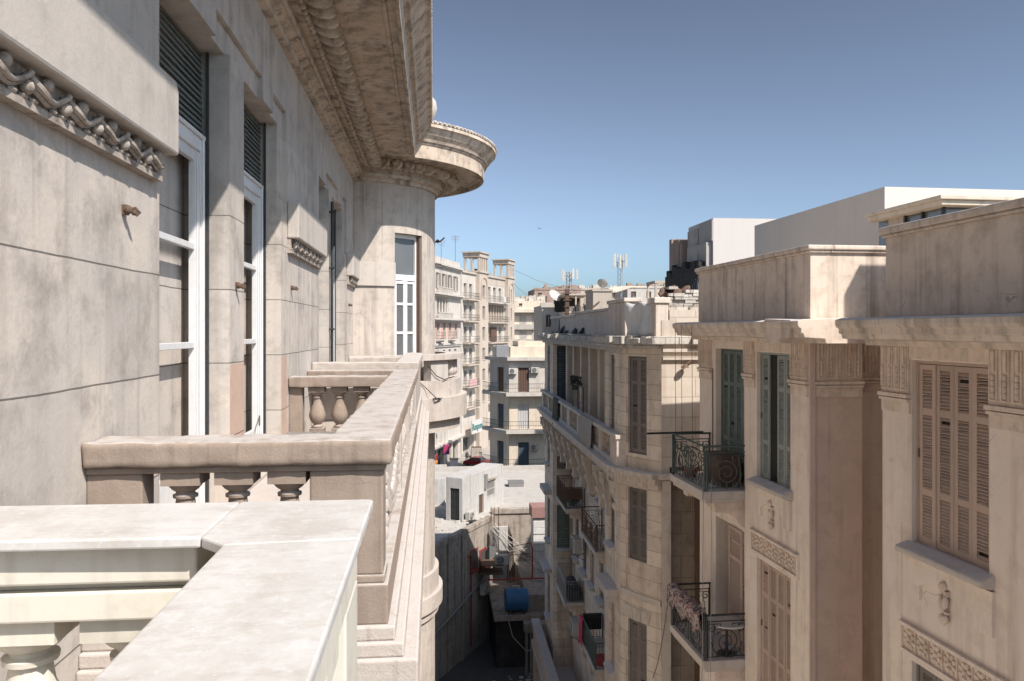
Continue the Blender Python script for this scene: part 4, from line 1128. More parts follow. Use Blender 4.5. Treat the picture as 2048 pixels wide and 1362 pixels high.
# top-floor stone balcony running the whole front
mb = MB(at(FM)); zf = -4.38
mb.box(5.22, 6.62, 25.3, 45.2, zf - .16, zf); mb.box(5.34, 6.62, 25.34, 45.1, zf - .34, zf - .162); mb.box(5.48, 6.62, 25.37, 45, zf - .52, zf - .342)
mb.T = Tb
for i in range(12):
    q0, q1 = LB_ * i / 12, LB_ * (i + 1) / 12
    mb.box(q0, q1, -.42, 0, zf - .16, zf); mb.box(q0, q1, -.3, 0, zf - .34, zf - .162); mb.box(q0, q1, -.16, 0, zf - .52, zf - .342)
mb.T = Tp
mb.box(-.15, .4, -.3, 0, zf - .16, zf + .002); mb.box(.4, 8, -.12, 0, zf - .3, zf + .1)
bb = build('balcony', mb, K['ashlarp'], MBD, .015)
mb = MB(at(FM)); mb.box(5.42, 5.74, 25.3, 45.05, -3.5, -3.36); mb.box(5.45, 5.7, 25.35, 45, zf, zf + .16); build('coping', mb, K['ashlarp'], bb, .015)
v = 25.35
for k in range(9):
    w_ = .34 if k % 2 else .7
    mb = MB(at(FM)); mb.box(5.46, 5.69, v, v + w_, zf + .16, -3.5); build('pier', mb, K['ashlarp'], bb, .01)
    if k < 8:
        a, b = v + w_, v + 2.35
        mb = MB(at(FM)); i = 0
        nn = 7
        for i in range(nn):
            for s in (-1, 1):
                vv = a + (b - a) * (i + .5) / nn
                mb.tube([(5.575, vv - s * .14, zf + .16), (5.575, vv, -3.93), (5.575, vv + s * .14, -3.5)], .022, 4)
        build('fretwork_panel', mb, K['moulding'], bb)
    v += 2.35
mb = MB(at(FM)); mb.box(5.47, 5.9, 25.12, 25.33, zf, -3.5); mb.box(5.43, 5.92, 25.08, 25.36, -3.498, -3.362); build('end_panel', mb, K['ashlarp'], bb, .01)
# scrolled consoles below it
def console(v, u=5.35, w_=.3, L=1.5):
    mb = MB(at(FM))
    q = [(UM + .05 if v < 28 or v > 41 else UC, 0), (u, 0), (u + .02, -.2), (u + .12, -.34), (u + .10, -.5), (u + .2, -.75), (u + .16, -.95), (u + .25, -L * .8), (u + .22, -L), (UM + .05 if v < 28 or v > 41 else UC, -L - .1)]
    i0 = [mb.p(a, v - w_ / 2, -4.9 + c) for a, c in q]; i1 = [mb.p(a, v + w_ / 2, -4.9 + c) for a, c in q]
    for m in range(len(q)):
        l = (m + 1) % len(q); mb.face([i0[m], i0[l], i1[l], i1[m]])
    mb.face(i0); mb.face(i1[::-1])
    mb.ball(u + .12, v, -5.2, .13, w_ * .62, .16); mb.ball(u + .18, v, -5.75, .1, w_ * .6, .13)
    build('console', mb, K['ashlarp'], bb)
for v in (25.65, 27.3, 28.6, 30.9, 32.6, 34.6, 36.4, 38.3, 40.2, 41.8, 43.4, 44.6): console(v)
mb = MB(Tn1)       # oval medallion and arched hood on the pavilion face
for k in range(2): mb.tube([(1.25 + (.42 - .1 * k) * math.cos(PI * i / 12), -.06, -5.1 - k * .05 + (.42 - .1 * k) * math.sin(PI * i / 12)) for i in range(13)], .05, 6)
mb.ball(2.2, -.08, -5.3, .2, .06, .3); build('medallion', mb, K['ashlarp'], MBD)
mb = MB(Tn1); mb.box(.35, 2.2, -.42, 0, -8.75, -8.5); mb.box(.45, 2.1, -.3, 0, -8.95, -8.75); build('window_hood', mb, K['sill'], MBD, .02)
mb = MB(Tf1); mb.box(.9, 2.9, -.4, 0, -8.75, -8.5); mb.box(.9, 2.9, -.4, 0, -12.9, -12.7); build('window_hood', mb, K['sill'], MBD, .02)
# iron balconies on the recessed centre
xb = lambda v: 40.9 - v
for (va, vb, zf2, kind, mat) in ((40.4, 37.2, -8.45, 'plain', 'rust'), (33.0, 29.7, -8.4, 'ornate', 'rust'), (40.4, 37.4, -12.95, 'plain', 'steel'), (33.0, 29.8, -12.9, 'plain', 'greeniron')):
    iron_balcony(Tc, MBD, xb(va), xb(vb), zf2, .95, K[mat], kind, K['ashlarp'], h=1.0)
# lower stone terrace at the foot
mb = MB(at(FM)); mb.box(5.0, 5.25, 27.9, 45, -17.6, -16.6); mb.box(4.9, 5.35, 27.8, 45.1, -16.6, -16.42); mb.box(4.9, 6.6, 27.8, 45.1, -17.95, -17.6)
for v in (28.0, 31.4, 34.8, 38.2, 41.6, 44.9): mb.box(5.0, 6.6, v - .2, v + .2, -22.2, -17.95)
build('terrace', mb, K['ashlarp'], MBD, .02)

# --- movable things on this front
def cloth(name, mat, label, cat, T, x0, x1, zt, drop, y, fold=.05, nf=5, n=20):
    g = []
    for i in range(n + 1):
        t = i / n; x = x0 + (x1 - x0) * t
        col = [(x, y + .14, zt - .25 * drop - .02 * math.sin(i)), (x, y + .06, zt + .012)]
        for k in range(9):
            d = k / 8
            col.append((x + .02 * math.sin(3 * t + k), y - .03 - fold * d * (1 + math.sin(2 * PI * nf * t)), zt - drop * d * (1 + .08 * math.sin(7 * t + 1))))
        g.append(col)
    mb = MB(T); mb.sheet(g); o = build(name, mb, K[mat]); s = o.modifiers.new('t', 'SOLIDIFY'); s.thickness = .008
    return tag(o, label, cat)
Trail = face(FM, (5.42, 45), (5.42, 25))
cloth('blanket', 'olive', 'dark olive blanket draped over the stone balustrade beside the slate shutters', 'blanket', Trail, 45 - 39.6, 45 - 37.9, -3.36, 1.25, 0, .04, 2)
cloth('washing', 'beige_cloth', 'beige washing bunched over the middle of the stone balustrade', 'laundry', Trail, 45 - 31.6, 45 - 29.0, -3.36, 1.1, 0, .08, 6)
TB4 = face(FM, (5.65, 33), (5.65, 29.8))
cloth('towel', 'pink', 'bright pink towel hung over the corner of an iron balcony railing', 'towel', TB4, .05, .75, -11.9, 1.05, -.02, .03, 2)
mb = MB(at(FM)); mb.box(5.78, 6.55, 32.95, 33.06, -12.55, -11.88)
tag(build('dark_mat', mb, K['black'], bevel=.02), 'black mat hung along the far side of the balcony with the pink towel', 'mat')
mb = MB(at(FM)); mb.lathe([(.1, 0), (.18, 0), (.24, .34), (.22, .34), (.0, .3)], 6.0, 30.3, -12.9, 14)
tag(build('plastic_tub', mb, K['red']), 'red plastic tub on the floor of the lower right iron balcony', 'tub')
random.seed(5)
def leafy(name, T, x, y, z, r, n, label, cat, mat='greenwood'):
    mb = MB(T)
    for i in range(n):
        a = random.uniform(0, 2 * PI); e = random.uniform(-.3, 1.2); q = r * random.uniform(.2, 1)
        px, py, pz = x + q * math.cos(a) * math.cos(e), y + q * math.sin(a) * math.cos(e), z + .3 + q * math.sin(e) * 1.3
        s = random.uniform(.04, .09); b = random.uniform(0, PI)
        mb.quad((px - s * math.cos(b), py - s * math.sin(b), pz - s), (px + s * math.cos(b), py + s * math.sin(b), pz - s * .3), (px + s * math.cos(b), py + s * math.sin(b), pz + s), (px - s * math.cos(b), py - s * math.sin(b), pz + s * .4))
    mb.lathe([(.1, 0), (.13, 0), (.17, .3), (.0, .3)], x, y, z, 10)
    return tag(build(name, mb, K[mat]), label, cat)
leafy('potted_plant', at(FM), 6.1, 38.0, -8.45, .45, 260, 'dark bushy plant crowding the upper far iron balcony', 'plant', 'greenwood')
mb = MB(at(FM)); mb.box(5.74, 6.45, 37.22, 37.35, -8.0, -7.5)
tag(build('balcony_screen', mb, K['wood'], bevel=.01), 'dark cloth screen tied to the near side of the bushy iron balcony', 'screen')
mb = MB(at(FM)); mb.prism([(5.8, 37.5), (6.5, 37.5), (6.5, 39.4), (5.8, 39.4)], -12.94, -12.45); mb.prism([(5.95, 37.7), (6.4, 37.7), (6.4, 39.0), (5.95, 39.0)], -12.45, -12.1)
tag(build('covered_heap', mb, K['cloth_dark'], bevel=.15), 'heap under a dark cover on the lower far iron balcony', 'heap')
# frame of thin iron uprights on the stone balcony
mb = MB(at(FM))
for v in (34.6, 33.3, 32.0):
    mb.tube([(5.6, v, zf), (5.6, v, -2.35)], .02, 4)
for z in (-2.35, -3.0): mb.tube([(5.6, 34.6, z), (5.6, 32.0, z)], .018, 4)
tag(build('iron_frame', mb, K['iron']), 'thin black iron frame standing behind the stone balustrade', 'frame')
leafy('potted_plant', at(FM), 5.75, 34.9, -2.65, .3, 90, 'small dead plant hanging on the iron frame above the stone balustrade', 'plant', 'olive')
# fallen cornice shards along the parapet foot
for k, (v, h) in enumerate(((40.4, .34), (39.9, .42), (38.6, .2), (36.2, .3), (35.9, .25), (34.1, .32))):
    mb = MB(at(FM)); mb.plate([(5.7, -.2), (5.95, -.2), (5.98, -.2 + h), (5.9, -.2 + h * .8)], v - .12, v + .12)
    tag(build('tin_shard', mb, K['iron']), 'dark bent tin shard standing at the foot of the broken roof parapet', 'tin shard', 'tin shards along the broken roof parapet')
# heap of old carpet on the roof
mb = MB(at(FM))
for k in range(4):
    mb.tube([(6.62 + .05 * k + i * .1, 24.2 + .1 * k, 1.08 + .06 * k + .07 * math.sin(i * 1.3 + k)) for i in range(10)], .09, 7)
tag(build('rolled_carpet', mb, K['wood']), 'dark rolled carpets dumped on the broken wall top', 'carpet roll')
# ================================================================== LOW BUILDING AT THE ALLEY END
W0 = at(FL)
LW = thing('low_annex_building', 'low grimy annex with dusty flat roof closing off the alley below', 'building', W0(2, 50, -EYE))
mb = MB(W0); mb.prism([(-8, 30.6), (-.1, 45), (3.9, 52.3), (4.1, 54), (12, 54), (12, 71), (-8, 71)], -20, -12.52); build('wall', mb, K['lowwall'], LW)
mb = MB(W0); mb.prism([(-7.7, 30.9), (-.25, 45.1), (3.7, 52.4), (3.95, 54.2), (11.8, 54.2), (11.8, 70.8), (-7.8, 70.8)], -12.515, -12.49); build('roof', mb, K['roof'], LW)
Tw = face(FL, (-8, 30.6), (3.9, 52.3)); LWL = flen((-8, 30.6), (3.9, 52.3))
mb = MB(Tw); mb.box(0, LWL, -.06, .32, -12.5, -12.18); build('coping', mb, K['lowwall'], LW, .03)
mb = MB(W0); mb.box(4.0, 6.35, 53.9, 54.3, -12.5, -12.15); mb.box(6.35, 12, 53.9, 54.3, -12.5, -12.15); build('coping', mb, K['lowwall'], LW, .03)
mb = MB(W0); mb.box(-6, 1.2, 70.4, 70.8, -12.5, -11.9); mb.box(1.2, 12, 70.5, 70.8, -12.5, -12.1); build('parapet', mb, K['roof'], LW, .02)
mb = MB(W0); mb.box(-4, .85, 57.0, 57.25, -12.5, -10.6); build('roof_wall', mb, K['whitewall'], LW, .02)
# roof hut
H0, H1 = (1.9, 51.9), (5.05, 57.2)
Th = face(FL, H0, H1); HL = flen(H0, H1)
Tl = face(FL, (.85, 52.5), H0); HW = flen((.85, 52.5), H0)
mb = MB(Th); mb.wall(0, HL, -12.5, -9.75, [(2.35, 3.05, -12.5, -11.2, .2), (3.55, 4.75, -11.55, -10.55, .2)])
mb.T = Tl; mb.wall(0, HW, -12.5, -9.7, [(.3, .98, -12.45, -10.35, .2)], ret=.4)
mb.T = W0; mb.prism([(.86, 52.52), (1.9, 51.93), (5.03, 57.2), (3.6, 58.0)], -9.75, -9.66)
hut = build('roof_hut', mb, K['whitewall'], LW)
mb = MB(Tl); mb.box(.3, .98, .12, .16, -12.45, -10.36)
for i in range(6): mb.tube([(.34 + .12 * i, .06, -12.4), (.34 + .12 * i, .06, -10.4)], .018, 4)
for z in (-12.2, -11.4, -10.8): mb.tube([(.3, .06, z), (.98, .06, z)], .02, 4)
build('barred_door', mb, K['iron'], hut)
mb = MB(Th); mb.box(2.36, 3.04, .1, .14, -12.49, -11.2); build('door', mb, K['wood'], hut)
mb = MB(Th); mb.box(3.55, 4.75, .15, .19, -11.54, -10.56); w = build('window', mb, K['pane_far'], hut)
mb = MB(Th)
for i in range(8): mb.tube([(3.6 + .157 * i, -.02, -11.6), (3.6 + .157 * i, -.02, -10.5)], .018, 4)
for z in (-11.6, -11.05, -10.5): mb.tube([(3.55, -.02, z), (4.78, -.02, z)], .018, 4)
build('grille', mb, K['acwhite'], w)
mb = MB(Th); mb.box(3.45, 4.85, -.14, 0, -10.44, -10.32); build('window_hood', mb, K['lowwall'], hut)
mb = MB(Th); mb.box(3.1, 3.36, -.16, 0, -10.9, -9.9); build('meter_box', mb, K['steel'], hut)
# alley wall details
mb = MB(Tw)
for x in (18.4, 20.2): mb.tube([(x, -.06, -12.1), (x, -.06, -20)], .05, 6)
build('drain_pipe', mb, K['lowwall'], LW)
mb = MB(Tw); mb.tube([(12.5, -.12, -17.8), (19, -.12, -16.75), (22.4, -.12, -16.0), (24.7, -.1, -15.2)], .07, 6); build('sloping_pipe', mb, K['steel'], LW)
mb = MB(Tw); mb.tube([(20.9, -.1, -13.9), (21.3, -.1, -13.9), (21.35, -.1, -14.1), (21.35, -.1, -19.5)], .05, 6); build('red_pipe', mb, K['redpipe'], LW)
for x, z in ((15.5, -14.6), (21.9, -13.7), (23.2, -14.0), (12.5, -17.4)):
    mb = MB(Tw); mb.box(x - .5, x + .5, -.05, .02, z - 1.3, z); mb.box(x - .6, x + .6, -.14, 0, z - 1.42, z - 1.3)
    w = build('window', mb, K['lowwall'] if x < 20 else K['redpipe'], LW)
    mb = MB(Tw); mb.box(x - .4, x + .4, -.052, -.045, z - 1.2, z - .1); build('pane', mb, K['pane_far'], w)
mb = MB(W0); mb.tube([(3.98, 51.2, -12.75), (3.98, 51.2, -14.3), (4.15, 50.9, -14.75), (4.5, 50.8, -14.8)], .19, 10); mb.box(3.6, 4.05, 50.9, 51.3, -14.6, -13.9); build('flue', mb, K['steel'], LW)
mb = MB(W0)
for x in (3.75, 3.95, 4.25): mb.tube([(x, 51.6, -14.5), (x, 51.55, -11.5)], .03, 4)
build('steel_rod', mb, K['rust'], LW)
mb = MB(W0)
for z in (-14.75, -15.3):
    mb.box(3.0, 4.4, 49.6, 50.9, z, z + .06)
build('steel_shelf', mb, K['rust'], LW)
# raised yard with the ducts
YD = thing('yard_platform', 'concrete platform over a dark passage at the alley end', 'platform', W0(6, 49, -EYE))
mb = MB(W0); mb.box(3.55, 9.5, 46.4, 53.98, -17.05, -16.72); mb.box(5.55, 9.5, 47.0, 53.97, -16.72, -15.75); build('slab', mb, K['lowwall'], YD, .03)
mb = MB(W0); mb.box(5.25, 9.0, 45.6, 46.38, -17.5, -17.0)
build('canopy_beam', mb, K['lowwall'], YD, .02)
for x in (5.32, 5.6): 
    mb = MB(W0); mb.box(x, x + .12, 45.7, 45.85, -20, -17.5); build('post', mb, K['lowwall'], YD)
mb = MB(W0); mb.box(3.7, 5.4, 47.0, 53.9, -20, -17.05); build('shade_backing', mb, K['soot_shade'], YD)  # black fill stands in for the darkness of the passage
# white sheet metal duct
mb = MB(W0); z = -15.74
while z < -11.9:
    h = random.uniform(.3, .46); mb.box(6.25 + random.uniform(-.02, .02), 7.5, 49.6 + random.uniform(-.03, .03), 50.8, z, min(z + h, -11.8) - .015); z += h
d = build('ventilation_duct', mb, K['sheet'], bevel=.02); tag(d, 'tall white sheet metal duct with horizontal seams at the alley end', 'duct')
mb = MB(W0); mb.box(6.15, 7.6, 49.5, 50.9, -11.79, -11.1); 
tag(build('duct_hood', mb, K['fadedred'], bevel=.02), 'faded red box sitting on top of the white duct', 'duct hood')
mb = MB(W0); mb.tube([(3.3, 48.2, -15.15), (4.2, 47.9, -15.05), (8, 47.9, -15.05)], .05, 6); mb.tube([(6.0, 47.95, -15.05), (6.0, 48.0, -13.2), (5.9, 48.1, -12.95)], .055, 6)
tag(build('red_pipework', mb, K['redpipe']), 'red painted pipes running over the platform in front of the white duct', 'pipework')
t = thing('water_tank', 'blue cylindrical metal tank lying on the platform above the dark passage', 'tank', W0(4.9, 46.9, -16.72))
mb = MB(lambda a, b, c: W0(4.25 + c, 47.05 + a, -16.0 + b)); mb.lathe([(.0, 0), (.6, .0), (.66, .05), (.66, .42), (.675, .44), (.66, .46), (.66, .9), (.675, .92), (.66, .94), (.66, 1.3), (.6, 1.36), (.0, 1.36)], 0, 0, 0, 24); build('drum', mb, K['blue'], t)
for x in (4.5, 5.3):
    mb = MB(W0); mb.box(x, x + .1, 46.6, 47.5, -16.72, -16.5); build('cradle', mb, K['rust'], t)
mb = MB(W0); mb.tube([(4.7, 47.05, -15.36), (4.7, 47.05, -15.2), (5.1, 47.05, -15.2), (5.1, 47.05, -15.36)], .04, 6); build('pipe_fitting', mb, K['acwhite'], t)
cable([W0(6.0, 49.0, -13.4), W0(6.3, 48.6, -14.2), W0(7.0, 48.2, -14.6), W0(7.6, 48, -14.6)], .05, 'hose', 'pale hose sagging in front of the white duct', 'acwhite', 6)
cable([W0(4.3, 46.6, -16.6), W0(4.6, 46.0, -17.8), W0(5.3, 45.4, -18.4), W0(6.4, 45.3, -18.3)], .02, 'sagging_cable', 'thin cable sagging below the blue tank', 'acwhite')
mb = MB(W0)
for k in range(5): mb.tube([(4.9 + .12 * k, 52.5, -16.7), (5.0 + .06 * k, 52.7, -13.0 - .2 * k)], .035, 5)
tag(build('leaning_poles', mb, K['wood']), 'bundle of thin poles leaning on the sunlit wall behind the blue tank', 'poles')
mb = MB(W0); mb.box(4.15, 5.1, 53.6, 53.88, -16.7, -13.3); tag(build('lean_to_panel', mb, K['whitewall']), 'white panel standing against the wall behind the air conditioner', 'panel')

# ------------------------------------------------------------------ air conditioners
def ac_proto(label):
    t = thing('air_conditioner', label, 'air conditioner', (0, 0, 0), 'air conditioners mounted outside')
    mb = MB(); mb.box(-.43, .43, -.16, .16, 0, .6); c = build('casing', mb, K['acwhite'], t, .02)
    mb = MB(); mb.lathe([(.0, 0), (.24, 0), (.25, .012), (.0, .012)], 0, 0, 0, 20)
    mb.v = [Vector((v.x - .1, -.165 - v.z, v.y + .3)) for v in mb.v]
    f = build('fan_opening', mb, K['black'], c)
    mb = MB()
    for r in (.06, .13, .19, .245): mb.tube([(-.1 + r * math.cos(2 * PI * k / 18), -.185, .3 + r * math.sin(2 * PI * k / 18)) for k in range(18)], .008, 4, True)
    for k in range(4): mb.tube([(-.1, -.185, .3), (-.1 + .245 * math.cos(PI * k / 2), -.185, .3 + .245 * math.sin(PI * k / 2))], .008, 4)
    build('fan_guard', mb, K['acwhite'], c)
    for s in (-.3, .3):
        mb = MB(); mb.box(s - .02, s + .02, -.2, .3, -.04, -.003); mb.bar((s, -.15, -.03), (s, .3, -.3), .014)
        build('bracket', mb, K['rust'], t)
    return t
AC0 = None
def ac(loc, rz, label):
    global AC0
    if AC0 is None:
        AC0 = ac_proto(label); place(AC0, loc); AC0.rotation_euler.z = rz; return AC0
    return dup(AC0, loc, rz, label)
ac(W0(4.3, 49.9, -14.72), 0, 'air conditioner on a rusty shelf beside the flue pipe')
ac(Tw(19.6 + 3.2, -.35, -16.7), heading(Tw), 'air conditioner hung low on the grimy annex wall in shade')
ac(Th(.55, -.3, -12.46), heading(Th), 'air conditioner standing on the flat roof beside the barred hut door')
ac(FM @ Vector((6.15, 37.0, -10.4)), heading(Tc) , 'air conditioner on the bow-cornered front above the lower far iron balcony')
ac(FM @ Vector((6.15, 37.4, -14.4)), heading(Tc), 'air conditioner below the balcony with the covered heap')
# ------------------------------------------------------------------ clutter of the alley end and its roof
random.seed(31)
mb = MB(W0)
for i in range(60):
    x = random.uniform(-2.5, 3.2); y = 47.5 + random.uniform(0, 5) + x * 1.6; s_ = random.uniform(.05, .22)
    if y > 45.6 + 1.9 * x and y < 58: mb.box(x, x + s_ * 1.6, y, y + s_, -12.49, -12.49 + s_ * .6)
o = build('roof_rubble', mb, K['rubble']); o['kind'] = 'stuff'; o['label'] = 'scattered rubble on the dusty annex roof'; o['category'] = 'rubble'
for k, (x, y, z, w_, d_, h_, m, nm, lab, cat) in enumerate((
    (7.9, 48.2, -15.75, 1.0, .8, .5, 'acwhite', 'storage_box', 'pale storage box on the ledge right of the blue tank', 'box'),
    (2.3, 50.8, -12.49, .5, .4, .22, 'black', 'rubber_heap', 'small black bundle by the hut air conditioner on the roof', 'bundle'),
    (9.0, 60, -12.49, 2.2, 1.6, .5, 'lowwall', 'roof_hatch', 'low concrete hatch on the pale roof behind the duct', 'hatch'),
    (6.0, 63, -12.49, 1.2, .9, .35, 'steel', 'roof_vent', 'grey metal vent box on the pale roof behind the hut', 'vent'))):
    mb = MB(W0); mb.box(x, x + w_, y, y + d_, z, z + h_); mb.box(x - .04, x + w_ + .04, y - .04, y + d_ + .04, z + h_, z + h_ + .06)
    tag(build(nm, mb, K[m], bevel=.02), lab, cat)
for k in range(9):
    x0 = random.uniform(4.0, 5.0); 
    cable([W0(3.6 + .05 * k, 50.5 + .15 * k, -12.6), W0(4.6 + .1 * k, 50.5, -13.6 - .25 * (k % 4)), W0(6.2 + .1 * k, 50 - .1 * k, -13.1 - .3 * k)], .018, 'loose_cable', 'thin cable slung between the flue and the white duct', 'black' if k % 2 else 'acwhite')
for o in [o for o in COL.objects if o.name.startswith('loose_cable') and 'slung' in o.get('label', '')]: o['group'] = 'cables slung between the flue and the duct'
mb = MB(W0)
for i in range(40):
    x = random.uniform(3.2, 7.5); y = random.uniform(42.5, 46); s_ = random.uniform(.04, .2)
    mb.box(x, x + s_ * 1.5, y, y + s_, 0 - 20, -20 + s_ * .6)
o = build('alley_litter', mb, K['rubble']); o['kind'] = 'stuff'; o['label'] = 'litter and stones on the shaded alley floor'; o['category'] = 'litter'
mb = MB(W0); mb.box(6.6, 8.6, 50.95, 51.0, -15.7, -13.2); 
tag(build('corrugated_sheet', mb, K['steel']), 'rusty sheet leaning behind the white duct', 'metal sheet')
# ================================================================== STREET BEYOND AND FAR BUILDINGS
mb = MB(W0); mb.prism([(-3, 100), (3.4, 113.5), (5.6, 120), (9, 128), (2, 140), (-10, 130)], .0 - 20, -19.85); structure(build('pavement', mb, K['paving']))
mb = MB(W0); mb.quad((-6, 72, -19.99), (40, 72, -19.99), (40, 175, -19.99), (-6, 175, -19.99)); structure(build('street', mb, K['paving']))
WCACHE = {}
def far_window(T, parent, x0, x1, z0, z1, d=.3, mat='pane_far', shutters=None):
    w, h = round(x1 - x0, 2), round(z1 - z0, 2)
    key = (w, h, mat, shutters)
    if key not in WCACHE:
        mb = MB(); f = .07
        mb.box(-w / 2, -w / 2 + f, -.06, 0, 0, h); mb.box(w / 2 - f, w / 2, -.06, 0, 0, h); mb.box(-w / 2 + f, w / 2 - f, -.06, 0, h - f, h); mb.box(-.03, .03, -.05, 0, 0, h - f); mb.box(-w / 2 - .08, w / 2 + .08, -d - .1, -.06, -.1, -.003)
        a = mesh_of('window', mb, K['far_white'])
        mb = MB()
        mb.box(-w / 2 + f, w / 2 - f, -.03, -.02, 0, h - f); b = mesh_of('pane', mb, K[mat]); c = None
        if shutters:
            c = []
            for s in (-1, 1):
                mb = MB(); mb.box(s * (w / 2 + .02), s * (w / 2 + w * .45), -d - .05, -d - .01, 0, h)
                for i in range(6): mb.box(s * (w / 2 + .08), s * (w / 2 + w * .45 - .06), -d - .07, -d - .05, h * (i + .2) / 6, h * (i + .7) / 6)
                c.append(mesh_of('shutter', mb, K[shutters]))
        WCACHE[key] = (a, b, c)
    a, b, c = WCACHE[key]; rz = heading(T, x0); p = T((x0 + x1) / 2, d, z0)
    o = inst('window', a, parent, p, rz)
    q = bpy.data.objects.new('pane', b); COL.objects.link(q); q.parent = o
    for m in c or ():
        q = bpy.data.objects.new('shutter', m); COL.objects.link(q); q.parent = o
    return o
def far_balcony(T, parent, x0, x1, z, proj=.9, mat='far_tan', rail='iron', h=1.0, solid=False):
    mb = MB(T); mb.box(x0, x1, -proj, 0, z - .22, z); mb.box(x0 + .1, x1 - .1, -proj * .7, 0, z - .42, z - .222)
    b = build('balcony', mb, K[mat], parent)
    mb = MB(T)
    if solid:
        mb.box(x0, x1, -proj, -proj + .12, z, z + h)
        build('parapet', mb, K[mat], b); return b
    for zz in (z + h, z + .08, z + h * .55): mb.tube([(x0 + .03, -.03, zz), (x0 + .03, -proj + .05, zz), (x1 - .03, -proj + .05, zz), (x1 - .03, -.03, zz)], .022, 4)
    n = max(2, int((x1 - x0) / .35))
    for i in range(n + 1):
        x = x0 + .03 + (x1 - x0 - .06) * i / n; mb.tube([(x, -proj + .05, z), (x, -proj + .05, z + h)], .014, 4)
    build('railing', mb, K[rail], b)
    return b
def roof_clutter(mb, T, x0, x1, z, n, s=1.0, seed=1):
    r = random.Random(seed)
    for i in range(n):
        x = r.uniform(x0, x1); w = r.uniform(.4, 1.8) * s; h = r.uniform(.3, 1.5) * s; y = r.uniform(1, 5)
        mb.box(x, x + w, y, y + w * .8, z, z + h)

# --- white neoclassical building
WB = thing('white_neoclassical_building', 'white ornate apartment building with columns beyond the round bay', 'building', W0(-3, 120, -20))
T = face(FL, (-.9, 109.0), (4.3, 125.0)); Lw = flen((-.9, 109.0), (4.3, 125.0))
wins = []
for z0, z1 in ((6.0, 8.2), (-1.2, 1.0), (-5.4, -2.9), (-9.6, -7.2), (-14.0, -11.4)):
    for x in (4.6, 7.6, 10.4, 13.4): wins.append((x, x + 1.2, z0, z1, .3))
wins += [(4.4, 10.4, 2.1, 4.7, 1.2)]
shops = [(1.0, 4.2, -20, -16.6, .8), (5.0, 8.0, -20, -16.6, .8), (8.8, 11.8, -20, -16.6, .8), (12.6, 15.4, -20, -16.6, .8)]
mb = MB(T); mb.wall(0, Lw, -20, 9.3, wins + shops, ret=12); build('wall', mb, K['far_white'], WB)
for k, (a, b, c, d, e) in enumerate(wins[:-1]): far_window(T, WB, a, b, c, d, e, 'pane_far', 'terracotta' if 4 <= k < 8 else 'greywood' if k < 4 else None)
for x in (4.9, 6.3, 7.7, 9.1, 10.2):
    mb = MB(T); mb.lathe([(.28, 0), (.28, .1), (.2, .16), (.18, 2.3), (.26, 2.42), (.28, 2.6)], x, .2, 2.1, 10); build('column', mb, K['far_white'], WB)
for x in (5.6, 8.4): far_window(T, WB, x, x + 1.0, 2.15, 4.4, 1.15)
for z, p in ((9.3, .5), (5.05, .7), (1.45, .9), (-2.2, .3), (-10.4, .4), (-16.5, .8)):
    mb = MB(T); mb.box(0, Lw, -p, 0, z, z + .28); mb.box(0, Lw, -p * .6, 0, z - .25, z); build('cornice', mb, K['far_white'], WB)
mb = MB(T); mb.box(0, Lw, .1, .5, 9.58, 10.5); build('parapet', mb, K['far_white'], WB)
for z in (5.33, 1.73):
    mb = MB(T); mb.box(3.8, 11, -.65, -.5, z + .7, z + .82)
    for i in range(24): mb.box(3.85 + i * .3, 3.97 + i * .3, -.62, -.52, z, z + .7)
    build('balustrade', mb, K['far_white'], WB)
for x in (4.2, 10.0): far_balcony(T, WB, x, x + 2.2, -1.3, .8, 'far_white')
for k, (a, b, c, d, e) in enumerate(shops):
    mb = MB(T); mb.box(a, a + .15, .5, .75, c, d); mb.box(b - .15, b, .5, .75, c, d); mb.box(a + .15, b - .15, .5, .75, d - .8, d); mb.box((a + b) / 2 - .06, (a + b) / 2 + .06, .55, .7, c, d - .8)
    s = build('shop_front', mb, K['shop'] if k % 2 else K['far_white'], WB)
    mb = MB(T); mb.box(a + .15, b - .15, .6, .62, c, d - .8); build('pane', mb, K['glass'], s)
mb = MB(T); roof_clutter(mb, T, 1, 15, 9.58, 12, 1.0, 4); build('roof_shed', mb, K['far_brick'], WB)
mb = MB(T); mb.box(2.2, 4.4, -.25, -.12, -18.35, -17.5); tag(build('shop_sign', mb, K['red']), 'round cornered red shop sign at the left end of the street', 'sign')
g = [[(1.3 + .25 * i, -.5 - .12 * math.sin(i * 1.9), -18.2 - .24 * j) for j in range(7)] for i in range(8)]
mb = MB(T); mb.sheet(g); o = build('hanging_dress', mb, K['orange']); o.modifiers.new('t', 'SOLIDIFY').thickness = .02
tag(o, 'orange clothes hanging outside the shop under the red sign', 'clothes')

